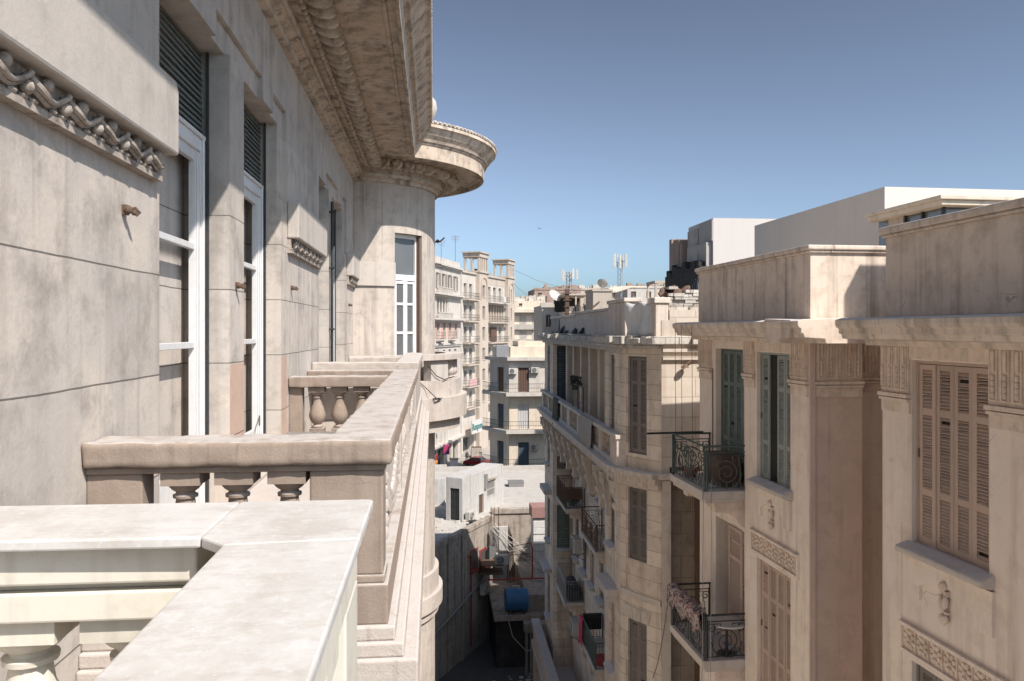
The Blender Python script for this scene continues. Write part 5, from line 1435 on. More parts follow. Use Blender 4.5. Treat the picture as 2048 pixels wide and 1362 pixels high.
# --- building with two loggia towers
TBD = thing('twin_tower_building', 'tall beige apartment building crowned by two open loggia pavilions', 'building', W0(9, 145, -20))
T = face(FL, (4.5, 127), (14.7, 150)); Lt = flen((4.5, 127), (14.7, 150))
rows = [5.55 - 3.52 * k for k in range(6)]
wins = []
for k, z in enumerate(rows):
    for x in (1.0, 3.4): wins.append((x, x + 1.3, z - .5, z + 2.0, .9))
    if k in (1,): wins.append((11.4, 20.8, z - .6, z + 2.4, 1.6))
    else:
        for x in (12.2, 15.0, 18.0): wins.append((x, x + 1.5, z - .5, z + 2.0, .9))
low = [(.6, 5.6, -20, -16.9, 1.2), (7, 10, -20, -16.9, 1.2), (11.4, 20.6, -20, -16.9, 2.0)]
mb = MB(T); mb.wall(0, Lt, -20, 9.2, wins + low, ret=12); build('wall', mb, K['far_white'], TBD)
for k, h in enumerate(wins):
    if h[1] - h[0] > 5: continue
    far_window(T, TBD, h[0], h[1], h[2], h[3], h[4] - .02, 'pane_far' if k % 3 else 'glass')
for x in (12.6, 14.0, 15.4, 16.8, 18.2, 19.6):
    mb = MB(T); mb.box(x, x + .45, .1, .5, rows[1] - .6, rows[1] + 2.4); build('column', mb, K['far_tan'], TBD)
mb = MB(T); mb.box(11.45, 20.75, 1.52, 1.58, rows[1] - .6, rows[1] + 2.4); build('pane', mb, K['pane_far'], TBD)
for x0, x1 in ((6.3, 10.6), (21.3, 25.1)):
    th = [(x0 + 1.5, x1 - 1.5, z, z + 2.0, .35) for z in rows]
    Tt = (lambda T: (lambda x, y, z: T(x, y - .7, z)))(T)
    mb = MB(Tt); mb.wall(x0, x1, -20, 9.6, th, ret=3); tw = build('stair_tower', mb, K['far_tan'], TBD)
    for h in th: far_window(Tt, tw, h[0], h[1], h[2], h[3], .33, 'pane_far')
    mb = MB(Tt); mb.box(x0 - .1, x1 + .1, -.2, 3, 9.6, 9.9); mb.box(x0, x1, -.1, 3.0, 12.2, 12.9); mb.box(x0 - .25, x1 + .25, -.3, 3.2, 12.9, 13.1); build('pavilion_roof', mb, K['far_tan'], tw)
    for k in range(5):
        mb = MB(Tt); mb.box(x0 + .1 + k * (x1 - x0 - .6) / 4, x0 + .5 + k * (x1 - x0 - .6) / 4, .02, .4, 9.9, 12.2); build('pavilion_column', mb, K['far_tan'], tw)
    for k in range(1, 3):
        mb = MB(Tt); mb.box(x0 + .1, x0 + .5, .02 + k * 1.25, .4 + k * 1.25, 9.9, 12.2); build('pavilion_column', mb, K['far_tan'], tw)
    mb = MB(Tt); r = (x1 - x0) * .32; xm = (x0 + x1) / 2
    mb.tube([(xm - r, -.04, 5.0)] + [(xm - r * math.cos(PI * i / 10), -.04, 7.4 + r * math.sin(PI * i / 10)) for i in range(11)] + [(xm + r, -.04, 5.0)], .09, 4); build('arch_moulding', mb, K['far_brick'], tw)
mb = MB(T); mb.box(0, Lt, -.25, .4, 9.2, 9.5); mb.box(10.7, 21.2, -.03, .0, 7.9, 9.2); build('cornice', mb, K['far_tan'], TBD)
for k, z in enumerate(rows):
    far_balcony(T, TBD, .4, 5.6, z - .55, 1.1, 'far_tan', solid=False, h=1.0)
    far_balcony(T, TBD, 11.0, 20.9, z - .65, 1.1, 'far_tan' if k else 'far_white', solid=False)
mb = MB(T); mb.box(1.0, 4.2, -1.05, -.95, rows[4] - .5, rows[4] + .6); build('balcony_screen', mb, K['pinkwall'], TBD)
mb = MB(T); mb.box(13.5, 16.5, -.2, -.1, rows[2] - .5, rows[2] + 2); build('awning', mb, K['wood'], TBD)
mb = MB(T); roof_clutter(mb, T, .5, 5, 9.5, 5, 1, 8); roof_clutter(mb, T, 11, 20, 9.5, 9, .8, 9); build('roof_shed', mb, K['far_brick'], TBD)
SG = thing('shop_sign_board', 'white shop sign board with green lettering over a shop', 'sign', T(2.4, -1.3, -16.4))
mb = MB(T); mb.box(1.0, 5.6, -1.45, -1.25, -16.7, -14.6); build('panel', mb, K['sheet'], SG)
cu = bpy.data.curves.new('lettering', 'FONT'); cu.body = 'Respon'; cu.size = 1.55; cu.extrude = .03; cu.align_x = 'CENTER'
to = bpy.data.objects.new('lettering', cu); COL.objects.link(to); bpy.context.view_layer.update()
dg = bpy.context.evaluated_depsgraph_get(); me = bpy.data.meshes.new_from_object(to.evaluated_get(dg)); bpy.data.objects.remove(to)
me.materials.clear(); me.materials.append(K['signgreen'])
to = bpy.data.objects.new('lettering', me); COL.objects.link(to); place(to, T(3.3, -1.5, -16.1), SG); to.rotation_euler = (R_(90), 0, heading(T))
for k, (a, b, c, d, e) in enumerate(low):
    mb = MB(T); mb.box(a, a + .2, .6, e - .05, c, d); mb.box(b - .2, b, .6, e - .05, c, d); mb.box(a + .2, b - .2, .7, e - .05, d - .7, d)
    s = build('shop_front', mb, K['far_white'], TBD)
    mb = MB(T); mb.box(a + .2, b - .2, e - .12, e - .08, c, d - .7); build('pane', mb, K['glass'], s)

# --- corner house with wrap-round balconies
CB = thing('corner_house', 'cream corner house with blue doors and wrap-round balconies behind the annex roof', 'building', W0(10, 86, -20))
Tl_ = face(FL, (6.15, 86.2), (7.95, 83.2)); Tr_ = face(FL, (7.95, 83.2), (16, 83.2)); l1 = flen((6.15, 86.2), (7.95, 83.2))
fl = [(-6.55, -3.2, 'far_white'), (-10.45, -6.57, 'far_cream'), (-14.4, -10.47, 'far_cream'), (-20, -14.42, 'far_cream')]
for k, (z0, z1, m) in enumerate(fl):
    hl = [(l1 * .38, l1 * .72, z0 + .05, z0 + 2.6, .25)]; hr = [(.95, 2.1, z0 + .05, z0 + 2.6, .25), (5.2, 6.2, z0 + .05, z0 + 2.6, .25)]
    mb = MB(Tl_); mb.wall(0, l1, z0, z1, hl, ret=3); mb.T = Tr_; mb.wall(0, 8, z0, z1, hr, ret=6); build('wall', mb, K[m], CB)
    mat = ['wood', 'steel', 'navywood', 'navywood'][k]
    for TT, hs in ((Tl_, hl), (Tr_, hr)):
        for h in hs:
            mb = MB(TT); n = 4
            mb.box(h[0] + .02, h[1] - .02, .18, .22, h[2], h[3] - .02)
            for i in range(n): mb.box(h[0] + .05 + (h[1] - h[0] - .1) * i / n, h[0] + .02 + (h[1] - h[0] - .1) * (i + .85) / n, .14, .18, h[2] + .1, h[3] - .15)
            build('door', mb, K['navywood' if TT is Tl_ and k == 1 else ('sheet' if k == 1 else mat)], CB)
for z, ext in ((-6.55, 8), (-10.45, 4.4), (-14.4, 8)):
    mb = MB(W0); X1 = 7.6 + ext
    mb.prism([(5.3, 86.4), (7.55, 82.2), (X1, 82.2), (X1, 83.3), (7.9, 83.3), (6.2, 86.5)], z - .34, z); b = build('balcony', mb, K['far_white'], CB)
    mb = MB(W0)
    for zz in (.95, .5, .1): mb.tube([(5.4, 86.3, z + zz), (7.6, 82.28, z + zz), (X1 - .05, 82.28, z + zz)], .02, 4)
    for i in range(22):
        t_ = i / 21
        mb.tube([(5.4 + 2.2 * t_, 86.3 - 4.02 * t_, z), (5.4 + 2.2 * t_, 86.3 - 4.02 * t_, z + .95)], .012, 4)
    for i in range(int(ext / .22)): mb.tube([(7.6 + i * .22, 82.28, z), (7.6 + i * .22, 82.28, z + .95)], .012, 4)
    build('railing', mb, K['iron'], b)
mb = MB(W0); mb.prism([(5.6, 86.6), (7.7, 82.6), (16, 82.6), (16, 90), (7, 90)], -3.2, -2.85); build('roof_slab', mb, K['far_white'], CB)
mb = MB(W0); mb.prism([(6.4, 86.3), (8.1, 83.3), (16, 83.3), (16, 90), (7, 90)], -2.85, -1.75); mb.prism([(9, 84), (16, 84), (16, 90), (9, 90)], -1.75, -1.2); build('roof_parapet', mb, K['far_cream'], CB)
mb = MB(W0); mb.box(6.6, 7.9, 83.0, 84.4, -2.848, -1.6); tag(build('roof_cabin', mb, K['steel'], bevel=.02), 'grey box cabin on the roof edge of the cream corner house', 'cabin')
for x, z, lab in ((.35, -4.6, 'air conditioner left of the brown door on the white top storey'), (2.7, -4.5, 'air conditioner right of the brown door on the white top storey'), (4.9 - .2, -9.6, 'air conditioner beside the end of the middle balcony of the corner house'), (2.6, -12.6, 'air conditioner right of the blue door under the middle balcony')):
    ac(Tr_(x, -.25, z), 0, lab)

# --- grey modern block with a cream portal frame
GM = thing('modern_grey_building', 'grey modern block framed by a tall cream portal behind the corner house', 'building', W0(20, 170, -20))
T = face(FL, (15.4, 163), (30, 163))
hs = [(.8, 6.1, -20, 3.6, .9), (.3, .9, 5.0, 5.5, .4), (2.2, 2.9, 5.0, 5.5, .4), (8.8, 9.7, 4.6, 5.6, .4)]
mb = MB(T); mb.wall(-.4, 14, -20, 6.0, hs, ret=12); build('wall', mb, K['far_cream'], GM)
T5 = lambda x, y, z: T(x, y + .88, z)
hw = [(x, x + 1.1, z, z + 1.7, .3) for z in (1.2, -1.9, -5.3) for x in (1.3, 3.9)]
mb = MB(T5); mb.wall(.8, 6.1, -20, 3.6, hw); build('infill_wall', mb, K['far_grey'], GM)
for h in hw: far_window(T5, GM, *h[:4], .28)
for z in (.1, -3.3, -6.7): 
    mb = MB(T5); mb.box(.8, 5.6, -.8, -.02, z, z + .95); build('balcony_parapet', mb, K['far_grey'], GM)
for h in hs[1:]: far_window(T, GM, *h[:4], .38)
mb = MB(T); mb.box(6.9, 7.6, -.5, .3, -20, 4.3); mb.box(-.3, 6.9, -.5, .3, 3.62, 4.3); build('portal_frame', mb, K['far_cream'], GM)
mb = MB(T); mb.box(7.62, 13.9, -.3, 0, -20, 5.2); build('side_wall', mb, K['far_grey'], GM)
mb = MB(T); roof_clutter(mb, T, 0, 13, 6, 44, .8, 12); build('roof_shed', mb, K['far_white'], GM)

# --- skyline
def skyblock(name, label, x0, x1, y0, z1, mat, nw=4, nf=2, seed=1, dep=14, clutter=5):
    t = thing(name, label, 'building', W0((x0 + x1) / 2, y0 + dep / 2, -20))
    T = face(FL, (x0, y0), (x1, y0)); L = x1 - x0; r = random.Random(seed)
    hs = []
    for f in range(nf):
        for i in range(nw):
            if r.random() < .8:
                x = L * (i + .3) / nw; hs.append((x, x + min(1.2, L / nw * .5), z1 - 2.6 - 3.3 * f, z1 - 1.1 - 3.3 * f, .3))
    mb = MB(T); mb.wall(0, L, -20, z1, hs, ret=dep); build('wall', mb, K[mat], t)
    for h in hs: far_window(T, t, *h[:4], .28)
    mb = MB(T); mb.box(-.15, L + .15, -.15, .4, z1 - .25, z1 + .35); build('parapet', mb, K[mat], t)
    if clutter:
        mb = MB(T); roof_clutter(mb, T, 0, L - 1, z1, clutter, 1.1, seed); build('roof_shed', mb, K[r.choice(['far_brick', 'far_tan', 'far_grey', 'far_white'])], t)
    return t
skyblock('distant_building', 'low pale block with small roof sheds far behind the grey modern block', 21, 33, 225, 8.6, 'far_tan', 5, 2, 2, 20, 34)
skyblock('distant_building', 'brown brick block with flat roof far left of the satellite dishes', 30, 44, 235, 12.2, 'far_brick', 4, 1, 3, 16, 16)
skyblock('distant_building', 'beige block under the big satellite dish', 13.2, 16.2, 96, 3.0, 'far_white', 2, 2, 5, 8, 3)
skyblock('distant_building', 'wide tan block behind the mobile masts', 40, 66, 240, 12.5, 'far_tan', 6, 2, 6, 18, 40)
skyblock('distant_building', 'pale block seen between the masts and the pergola tower', 52, 72, 210, 11.5, 'far_white', 5, 2, 7, 14, 34)
# cream house with an open roof loggia
t = thing('loggia_house', 'cream house with dark open roof loggia behind the broken parapet', 'building', W0(15.7, 90, -20))
mb = MB(W0); mb.box(14.3, 17.3, 85, 95, -20, 2.0); build('wall', mb, K['far_cream'], t)
mb = MB(W0); mb.box(14.2, 17.4, 84.9, 95, 3.75, 3.95); build('loggia_roof', mb, K['far_tan'], t)
for x in (14.3, 15.3, 16.3, 17.0):
    mb = MB(W0); mb.box(x, x + .16, 85, 85.2, 2.0, 3.75); build('post', mb, K['far_tan'], t)
mb = MB(W0); mb.box(14.3, 17.3, 93, 93.3, 2, 3.75); build('shade_backing', mb, K['soot_shade'], t)  # coloured black to give the open loggia its shade
mb = MB(W0)
for i in range(14): mb.box(14.5 + i * .2, 14.58 + i * .2, 85.0, 85.05, 2.0, 2.55)
build('balustrade', mb, K['far_white'], t)
t = thing('plain_roof_tower', 'plain tan stair tower carrying a white satellite dish', 'building', W0(17.2, 82, -20))
mb = MB(W0); mb.box(16.25, 18.2, 80, 84, -20, 3.95); build('wall', mb, K['far_tan'], t)
mb = MB(W0); mb.box(16.15, 18.3, 79.9, 84, 3.95, 4.15); build('coping', mb, K['far_tan'], t)
mb = MB(W0); mb.tube([(15.9, 79.9, 1.4), (16.25, 79.9, 2.4), (16.9, 79.9, 2.9)], .07, 5); build('drain_pipe', mb, K['rust'], t)
t = thing('roof_terrace_house', 'tan house with pale canopy over a cluttered roof terrace', 'building', W0(20.4, 84, -20))
mb = MB(W0); mb.box(18.5, 22.6, 80.5, 90, -20, 2.35); build('wall', mb, K['far_tan'], t)
mb = MB(W0); mb.sheet([[(18.7, 81, 3.9), (20.5, 81, 4.45), (22.6, 81, 4.5)], [(18.7, 84, 4.5), (20.5, 84, 4.75), (22.6, 84, 4.7)], [(18.7, 88, 4.6), (20.5, 88, 4.8), (22.6, 88, 4.8)]], False); c = build('canopy', mb, K['far_cream'], t); c.modifiers.new('t', 'SOLIDIFY').thickness = .06
for x in (18.75, 20.5, 22.5):
    mb = MB(W0); mb.box(x, x + .12, 81.1, 81.25, 2.35, 4.0); build('post', mb, K['wood'], t)
mb = MB(W0); random.seed(21)
for i in range(26):
    x = random.uniform(18.7, 22.2); s = random.uniform(.15, .5); mb.ball(x, random.uniform(81.3, 83), 2.35 + s * .8, s, s, s * .8, 6, 4)
build('stored_junk', mb, K['far_grey'], t)
mb = MB(W0)
for i in range(12): mb.box(18.6 + i * .16, 18.66 + i * .16, 80.6, 80.65, 2.35, 3.2)
build('balustrade', mb, K['far_white'], t)
t = thing('pergola_tower', 'slim unfinished concrete tower with open frame top', 'building', W0(22.2, 77, -20))
mb = MB(W0); mb.box(21.3, 23.2, 75, 78, -20, 2.6); build('wall', mb, K['far_tan'], t)
for x, y in ((21.3, 75), (23.0, 75), (21.3, 77.8), (23.0, 77.8), (22.2, 75)):
    mb = MB(W0); mb.box(x, x + .2, y, y + .2, 2.6, 4.5); build('post', mb, K['far_tan'], t)
mb = MB(W0); mb.box(21.25, 23.25, 74.95, 75.25, 4.5, 4.75); mb.box(21.25, 23.25, 77.7, 78.05, 4.5, 4.75); mb.box(21.25, 21.5, 75.25, 77.7, 4.5, 4.75); mb.box(23.0, 23.25, 75.25, 77.7, 4.5, 4.75); build('top_beam', mb, K['far_tan'], t)
# --- burnt out building and its pale neighbour
t = thing('burnt_building', 'half demolished building with soot black walls and a pale blank side', 'building', W0(24, 64, -20))
mb = MB(W0); mb.box(21.65, 27.5, 60, 66, -20, 8.7); build('blank_wall', mb, K['pale_render'], t)
mb = MB(W0); mb.box(21.55, 21.64, 60.02, 63, 6.95, 8.6); mb.box(21.5, 21.64, 63.2, 65.8, 6.6, 8.3); mb.box(21.2, 21.64, 60.3, 65, 4.9, 6.85); build('scarred_wall', mb, K['far_grey'], t)
mb = MB(W0); random.seed(9)
y = 66.1
while y < 69.4:
    d = random.uniform(.3, .9); mb.box(21.1 + random.uniform(-.1, .1), 24, y, y + d - .02, -20, 7.9 + random.uniform(-.7, .5)); y += d
build('broken_wall', mb, K['far_brick'], t)
mb = MB(W0); mb.box(20.55, 21.1, 60.0, 69.2, -20, 4.7); y = 60.2
while y < 69:
    d = random.uniform(.3, 1.0); mb.box(20.6 + random.uniform(0, .1), 21.4, y, y + d - .02, 4.71, 4.9 + random.uniform(0, .8)); y += d
build('burnt_wall', mb, K['soot_shade'], t)
mb = MB(W0); mb.box(20.5, 20.56, 63, 63.7, 2.6, 3.3); build('opening', mb, K['sheet'], t)
mb = MB(W0)
for i in range(10): mb.tube([(20.9 + .05 * i, 61 + i * .75, 4.7), (20.9 + .08 * i, 61 + i * .7, 5.6 + .5 * math.sin(i * 2.1))], .035, 4)
for i in range(5): mb.tube([(20.3, 60.0 - i * .3, .8), (20.5, 61.5 - i * .4, 3.6 + .2 * i)], .04, 4)
build('bent_rebar', mb, K['steel'], t)
# --- plain grey block, and the glazed penthouse before it
t = thing('plain_grey_block', 'huge plain windowless block with grey side rising behind the parapets', 'building', FR @ Vector((23, 36, -20)))
mb = MB(at(FR)); mb.box(19.15, 45, 30, 42.2, -20, 5.8); build('wall', mb, K['grey_render'], t)
t = thing('glazed_penthouse', 'glazed penthouse with overhanging flat roof behind the nearest parapet', 'penthouse', FR @ Vector((20, 26, -20)))
mb = MB(at(FR)); mb.box(18.1, 30, 25.0, 29, -20, 3.0); mb.box(18.15, 18.75, 27.2, 28.2, 3.0, 4.2); build('wall', mb, K['far_tan'], t)
mb = MB(at(FR)); mb.box(17.75, 30, 24.6, 29, 4.2, 4.38); mb.box(17.65, 30, 24.5, 29, 4.38, 4.52); build('roof_slab', mb, K['far_cream'], t, .02)
mb = MB(at(FR)); mb.box(18.2, 30, 25.1, 28.9, 3.0, 4.2); build('glazing', mb, K['glass_pale'], t)
for u, v in ((18.1, 25.0), (19.6, 25.0), (20.9, 25.0), (22.2, 25.0), (23.5, 25.0), (24.8, 25.0), (18.1, 26.1), (18.1, 27.1)):
    mb = MB(at(FR)); mb.box(u, u + .1, v, v + .1, 3.0, 4.2); build('mullion', mb, K['iron'], t)
# --- masts, dishes, aerials
def mast(x, y, z0, z1, label, tilt=0, s=.7, np=6):
    t = thing('radio_mast', label, 'mast', W0(x, y, z0), 'mobile phone masts on the skyline')
    mb = MB(W0); n = 9; h = (z1 - z0)
    for a in range(3):
        p = [(x + s * .5 * math.cos(a * 2.094 + .5), y + s * .5 * math.sin(a * 2.094 + .5)) for _ in (0,)][0]
        mb.tube([(p[0], p[1], z0), (p[0], p[1], z1)], .05, 4)
    for i in range(n):
        for a in range(3):
            b = (a + 1) % 3
            pa = (x + s * .5 * math.cos(a * 2.094 + .5), y + s * .5 * math.sin(a * 2.094 + .5), z0 + h * i / n); pb = (x + s * .5 * math.cos(b * 2.094 + .5), y + s * .5 * math.sin(b * 2.094 + .5), z0 + h * (i + 1) / n)
            mb.tube([pa, pb], .035, 4)
    build('lattice', mb, K['steel'], t)
    for k in range(np):
        a = k * 2 * PI / np; r = s * 1.3
        mb = MB(W0); mb.box(x + r * math.cos(a) - .16, x + r * math.cos(a) + .16, y + r * math.sin(a) - .1, y + r * math.sin(a) + .1, z1 - h * .22 - .3 * (k % 2), z1 + h * .08 - .3 * (k % 2)); mb.tube([(x, y, z1 - h * .1), (x + r * math.cos(a), y + r * math.sin(a), z1 - h * .1)], .05, 4)
        build('antenna', mb, K['acwhite'], t)
mast(22.4, 130, 4.0, 9.6, 'shorter lattice mast crowded with antennas left of the cream loggia house', s=1.0, np=5)
mast(40.5, 170, 6.0, 15.8, 'taller lattice mast with a cluster of white antennas', s=1.1, np=7)
mb = MB(W0); mb.box(13.9, 14.3, 83, 83.4, -3, 4.3)
for i in range(5): mb.box(13.75 - .1 * (i % 2), 14.5, 82.9, 83.0, 1 + i * .7, 1.12 + i * .7)
tag(build('utility_column', mb, K['wood']), 'dark column bundled with cables rising left of the cream loggia house', 'column')
def dish(loc, r, az, label, el=35):
    t = thing('satellite_dish', label, 'satellite dish', loc, 'satellite dishes on the roofs')
    M = Matrix.Translation(Vector(loc) + Vector((0, 0, r * 1.1))) @ Matrix.Rotation(R_(az), 4, 'Z') @ Matrix.Rotation(R_(90 - el), 4, 'X')
    Td = lambda x, y, z: M @ Vector((x, y, z))
    mb = MB(Td); pr = [(r * i / 6, .28 * r * (i / 6) ** 2) for i in range(1, 7)]
    mb.lathe(pr + [(r * .98, .29 * r), (r * .5, .09 * r), (.02, .02 * r)], n=22, cap=False); mb.face(list(range(22))); build('bowl', mb, K['acwhite'], t)
    mb = MB(Td); mb.tube([(0, -r * .95, .27 * r), (0, -.1, .85 * r)], .03 * r, 4); mb.ball(0, -.05 * r, .85 * r, .07 * r); build('feed_arm', mb, K['steel'], t)
    mb = MB(); mb.T = lambda x, y, z: Vector(loc) + Vector((x, y, z)); mb.tube([(0, 0, 0), (0, 0, r * 1.1)], .05, 5); build('stand', mb, K['steel'], t)
dish(W0(13.6, 89, 2.9), .8, 35, 'large white satellite dish tilted up beside the cable column')
dish(W0(17.4, 81, 4.15), .55, 150, 'white satellite dish on top of the tan stair tower')
dish(W0(13.7, 88.5, .6), .7, 20, 'white satellite dish low on the pale block, below the large one')
for k, (x, y, z, h, lab) in enumerate(((1.2, 116, 10.5, 2.6, 'thin roof aerial on the left of the white ornate building'), (3.4, 122, 10.5, 4.0, 'tall roof aerial above the right end of the white ornate building'), (24.5, 78, 2.6, 6, 'thin aerial standing beside the pergola tower'))):
    mb = MB(W0); mb.tube([(x, y, z), (x, y, z + h)], .045, 4)
    for i in range(4): mb.tube([(x - .7 + .1 * i, y, z + h - .15 - .25 * i), (x + .7 - .1 * i, y, z + h - .15 - .25 * i)], .03, 4)
    tag(build('roof_aerial', mb, K['steel']), lab, 'aerial')
def sag(a, b, s): return [Vector(a).lerp(Vector(b), i / 5) + Vector((0, 0, -s * 4 * (i / 5) * (1 - i / 5))) for i in range(6)]
cable(sag(W0(14.5, 148, 11.5), W0(40, 170, 9), 2.0), .04, 'overhead_cable', 'upper cable sagging from the right loggia pavilion across the sky', 'steel')
cable(sag(W0(14.5, 148, 9.2), W0(24, 165, 6.2), 1.2), .04, 'overhead_cable', 'lower cable leaving the right loggia pavilion', 'steel')
cable(sag(FM @ Vector((6.5, 24.9, -11.2)), FR @ Vector((6.1, 18, -5.95)), .5), .012, 'overhead_cable', 'thin cable strung from the bowed corner to the lower iron balcony', 'steel')
# --- street life
t = thing('street_lamp', 'slim street lamp carrying the purple banner', 'lamp', W0(1.68, 111.6, -20))
mb = MB(W0); mb.tube([(1.68, 111.6, -20), (1.68, 111.6, -12.6), (1.9, 111.5, -12.3)], .07, 6); build('pole', mb, K['acwhite'], t)
mb = MB(W0); mb.ball(2.05, 111.4, -12.3, .3, .3, .16); build('lamp_head', mb, K['acwhite'], t)
mb = MB(W0); g = [[(1.38 + .13 * i, 111.45 - .03 * math.sin(i), -15.95 - .2 * j) for j in range(8)] for i in range(8)]
mb.sheet(g); o = build('street_banner', mb, K['purple']); o.modifiers.new('t', 'SOLIDIFY').thickness = .02; tag(o, 'purple and red printed banner hung on the street lamp', 'banner')
t = thing('lamp_post', 'short white lamp post near the shop with the white sign board', 'lamp', W0(6.75, 112, -20))
mb = MB(W0); mb.tube([(6.75, 112, -20), (6.75, 112, -17.3)], .07, 6); build('pole', mb, K['acwhite'], t)
mb = MB(W0); mb.box(6.45, 6.85, 111.9, 112.1, -17.35, -17.2); build('lamp_head', mb, K['acwhite'], t)
t = thing('utility_cabinet', 'pale blue utility cabinet on the pavement', 'cabinet', W0(2.95, 112.6, -19.85))
mb = MB(W0); mb.box(2.4, 3.5, 112.2, 113, -19.75, -18.2); build('body', mb, K['sheet'], t, .03)
mb = MB(W0); mb.box(2.3, 3.6, 112.1, 113.1, -18.2, -18.1); build('lid', mb, K['steel'], t, .02)
mb = MB(W0); mb.box(2.45, 3.45, 112.25, 112.95, -19.85, -19.75); build('base', mb, K['iron'], t)
t = thing('planter_block', 'grey concrete planter box behind the pedestrian', 'planter', W0(6.9, 124, -20))
mb = MB(W0); mb.box(5.9, 7.6, 123.5, 125, -20, -18.3); build('box', mb, K['lowwall'], t, .05)
mb = MB(W0); mb.box(6.0, 7.5, 123.6, 124.9, -18.3, -18.25); build('soil', mb, K['wood'], t)
# pedestrian: one skinned body, arms hanging, mid stride
def pedestrian(loc, rz):
    J = {'pel': (0, 0, .95), 'chest': (0, 0, 1.30), 'neck': (0, -.02, 1.50), 'head': (0, -.03, 1.60), 'top': (0, -.03, 1.74),
         'shl': (.19, 0, 1.43), 'ell': (.25, .05, 1.15), 'wrl': (.25, -.06, .90), 'hdl': (.25, -.09, .80), 'shr': (-.19, 0, 1.43), 'elr': (-.25, .10, 1.16), 'wrr': (-.25, .12, .91), 'hdr': (-.25, .11, .81),
         'hpl': (.09, 0, .90), 'knl': (.10, -.14, .50), 'anl': (.10, -.20, .09), 'tol': (.10, -.36, .04), 'hpr': (-.09, 0, .90), 'knr': (-.10, .05, .49), 'anr': (-.10, .26, .12), 'tor': (-.10, .16, .03)}
    R = dict(pel=.15, chest=.17, neck=.06, head=.10, top=.07, shl=.075, ell=.05, wrl=.037, hdl=.04, shr=.075, elr=.05, wrr=.037, hdr=.04, hpl=.10, knl=.065, anl=.045, tol=.04, hpr=.10, knr=.065, anr=.045, tor=.04)
    E = [('pel', 'chest'), ('chest', 'neck'), ('neck', 'head'), ('head', 'top'), ('chest', 'shl'), ('shl', 'ell'), ('ell', 'wrl'), ('wrl', 'hdl'), ('chest', 'shr'), ('shr', 'elr'), ('elr', 'wrr'), ('wrr', 'hdr'),
         ('pel', 'hpl'), ('hpl', 'knl'), ('knl', 'anl'), ('anl', 'tol'), ('pel', 'hpr'), ('hpr', 'knr'), ('knr', 'anr'), ('anr', 'tor')]
    ks = list(J); me = bpy.data.meshes.new('person'); me.from_pydata([J[k] for k in ks], [(ks.index(a), ks.index(b)) for a, b in E], [])
    o = bpy.data.objects.new('person', me); COL.objects.link(o)
    m = o.modifiers.new('skin', 'SKIN')
    sv = me.skin_vertices[0].data
    for i, k in enumerate(ks): sv[i].radius = (R[k], R[k]); sv[i].use_root = (k == 'pel')
    o.modifiers.new('sub', 'SUBSURF').levels = 1
    bpy.context.view_layer.update()
    me2 = bpy.data.meshes.new_from_object(o.evaluated_get(bpy.context.evaluated_depsgraph_get()))
    bpy.data.objects.remove(o)
    for mm in ('skin', 'cloth_dark'): me2.materials.append(K[mm])
    for p in me2.polygons:
        z = p.center.z; hand = abs(p.center.x) > .2 and z < .9
        p.material_index = 0 if (1.5 < z < 1.68 and p.center.y < .02) or hand else 1; p.use_smooth = True
    o = inst('person', me2, None, loc, rz)
    return tag(o, 'pedestrian in dark clothes walking past the shops in the sunlit street', 'person')
pedestrian(W0(5.05, 119.3, -19.86), R_(200))
# parked car: lofted body with wheels and windows
CR = thing('parked_car', 'dark red car parked by the short white lamp post', 'car', W0(6.6, 116.5, -19.99))
def cl(x, y, z): return W0(6.6 + .45 * y + .89 * x * .0 + x * .9, 116.5 + x * -.42 + y * .9, -19.99 + z)
prof = [(-2.1, .35), (-2.12, .7), (-1.9, .88), (-1.45, .93), (-.95, 1.38), (.35, 1.42), (1.0, .98), (1.75, .9), (2.1, .72), (2.12, .35)]
mb = MB(cl); mb.plate(prof, -.8, .8); build('body', mb, K['carred'], CR, .06)
for x in (-1.3, 1.35):
    for s in (-1, 1):
        mb = MB(lambda a, b, c, x=x, s=s: cl(x + a, s * .74 + c * s, .32 + b)); mb.lathe([(0, 0), (.32, 0), (.32, .1), (.2, .11), (0, .11)], n=14); build('wheel', mb, K['black'], CR)
for s in (-1, 1):
    mb = MB(cl); mb.plate([(-1.3, .96), (-.9, 1.32), (.3, 1.35), (.8, 1.0)], s * .805, s * .81); build('window', mb, K['glass'], CR)
mb = MB(cl); mb.quad((.42, -.68, 1.40), (.42, .68, 1.40), (.98, .72, 1.01), (.98, -.72, 1.01)); build('windscreen', mb, K['glass'], CR)
# bird
B = thing('bird', 'small dark bird gliding alone in the blue sky', 'bird', W0(8.05, 60, 7.7))
BT = lambda x, y, z: W0(8.05 + (x - 8.05) * .42, 60 + (y - 60) * .42, 7.7 + (z - 7.7) * .42)
mb = MB(BT); mb.ball(8.05, 60, 7.7, .10, .28, .08, 8, 6); mb.ball(8.05, 59.74, 7.73, .06, .08, .06, 6, 4); mb.sheet([[(8.0, 60.2, 7.7), (8.1, 60.2, 7.7)], [(7.95, 60.5, 7.7), (8.15, 60.5, 7.7)]]); build('body', mb, K['black'], B)
for s in (-1, 1):
    mb = MB(BT); mb.sheet([[(8.05 + s * .05, 59.85, 7.72), (8.05 + s * .05, 60.12, 7.71)], [(8.05 + s * .28, 59.8, 7.86), (8.05 + s * .28, 60.08, 7.85)], [(8.05 + s * .55, 60.0, 7.78), (8.05 + s * .55, 60.1, 7.78)]]); build('wing', mb, K['black'], B)

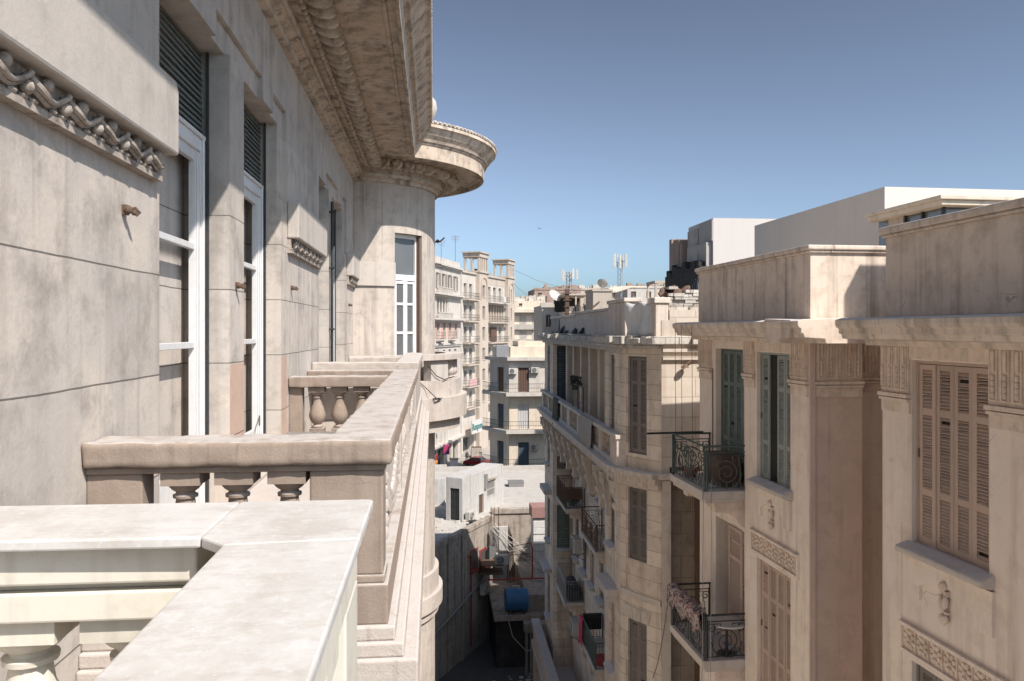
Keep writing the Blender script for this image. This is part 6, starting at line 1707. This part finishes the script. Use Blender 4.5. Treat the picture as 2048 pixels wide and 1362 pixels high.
# washing on the far balconies
for k, (x, row, w_, m, lab) in enumerate(((12.0, 3, 2.2, 'acwhite', 'pale sheet hung on a lower wide balcony of the twin tower building'), (16.2, 3, 1.6, 'olive', 'dark cloth hung beside the pale sheet on the twin tower building'),
        (17.5, 0, 1.4, 'acwhite', 'white cloth on the topmost wide balcony of the twin tower building'), (1.2, 2, 1.5, 'beige_cloth', 'beige cloth on a narrow balcony of the twin tower building'), (14.2, 4, 2.0, 'pinkwall', 'pink cloth on a low wide balcony of the twin tower building'))):
    zr = rows[row] + .3
    g = [[(x + w_ * i / 8, -1.16 - .05 * math.sin(i * 1.7) * (j / 5), zr + .1 - .22 * j - .05 * math.sin(i + k)) for j in range(6)] for i in range(9)]
    TT = face(FL, (4.5, 127), (14.7, 150)); mb = MB(TT); mb.sheet(g); o = build('washing', mb, K[m]); o.modifiers.new('t', 'SOLIDIFY').thickness = .02
    tag(o, lab, 'laundry', None)
mb = MB(); mb.quad((-1500, -400, 0), (1500, -400, 0), (1500, 3000, 0), (-1500, 3000, 0))
structure(build('ground', mb, K['asphalt']))
# ================================================================== camera, sun, sky
S = Vector((1, -1.25, 1.75)).normalized()
sd = bpy.data.lights.new('sun', 'SUN'); sd.energy = 4.1; sd.angle = R_(.53); sd.color = (1.0, .93, .86)
so = bpy.data.objects.new('sun', sd); COL.objects.link(so); so.rotation_euler = (-S).to_track_quat('-Z', 'Y').to_euler(); so.location = (30, -40, 80)
w = bpy.data.worlds.new('World'); C.world = w; w.use_nodes = True
nt = w.node_tree; bg = nt.nodes['Background']
sk = nt.nodes.new('ShaderNodeTexSky'); sk.sky_type = 'NISHITA'; sk.sun_disc = False
sk.sun_elevation = math.asin(S.z); sk.sun_rotation = math.atan2(S.x, S.y); sk.altitude = 50; sk.air_density = .8; sk.dust_density = 1.3; sk.ozone_density = 6
hs = nt.nodes.new('ShaderNodeHueSaturation'); hs.inputs['Saturation'].default_value = .54; hs.inputs['Value'].default_value = .29
gm = nt.nodes.new('ShaderNodeGamma'); gm.inputs[1].default_value = 1.75
nt.links.new(sk.outputs[0], gm.inputs[0]); tn = nt.nodes.new('ShaderNodeMix'); tn.data_type = 'RGBA'; tn.blend_type = 'MULTIPLY'; tn.inputs[0].default_value = 1; tn.inputs[7].default_value = (.86, .985, .955, 1)
nt.links.new(hs.outputs[0], tn.inputs[6]); nt.links.new(gm.outputs[0], hs.inputs['Color']); nt.links.new(tn.outputs[2], bg.inputs[0]); bg.inputs[1].default_value = .095
cd = bpy.data.cameras.new('camera'); cd.sensor_width = 36; cd.lens = 28.0; cd.clip_start = .05; cd.clip_end = 6000
cd.shift_y = -21 / 2048
co = bpy.data.objects.new('camera', cd); COL.objects.link(co)
co.location = (0, 0, EYE); co.rotation_euler = (R_(90), 0, -R_(5.664)); C.camera = co
C.view_settings.view_transform = 'Standard'; C.view_settings.look = 'None'; C.view_settings.exposure = .74; C.view_settings.gamma = 1
C.cycles.max_bounces = 8; C.cycles.diffuse_bounces = 5
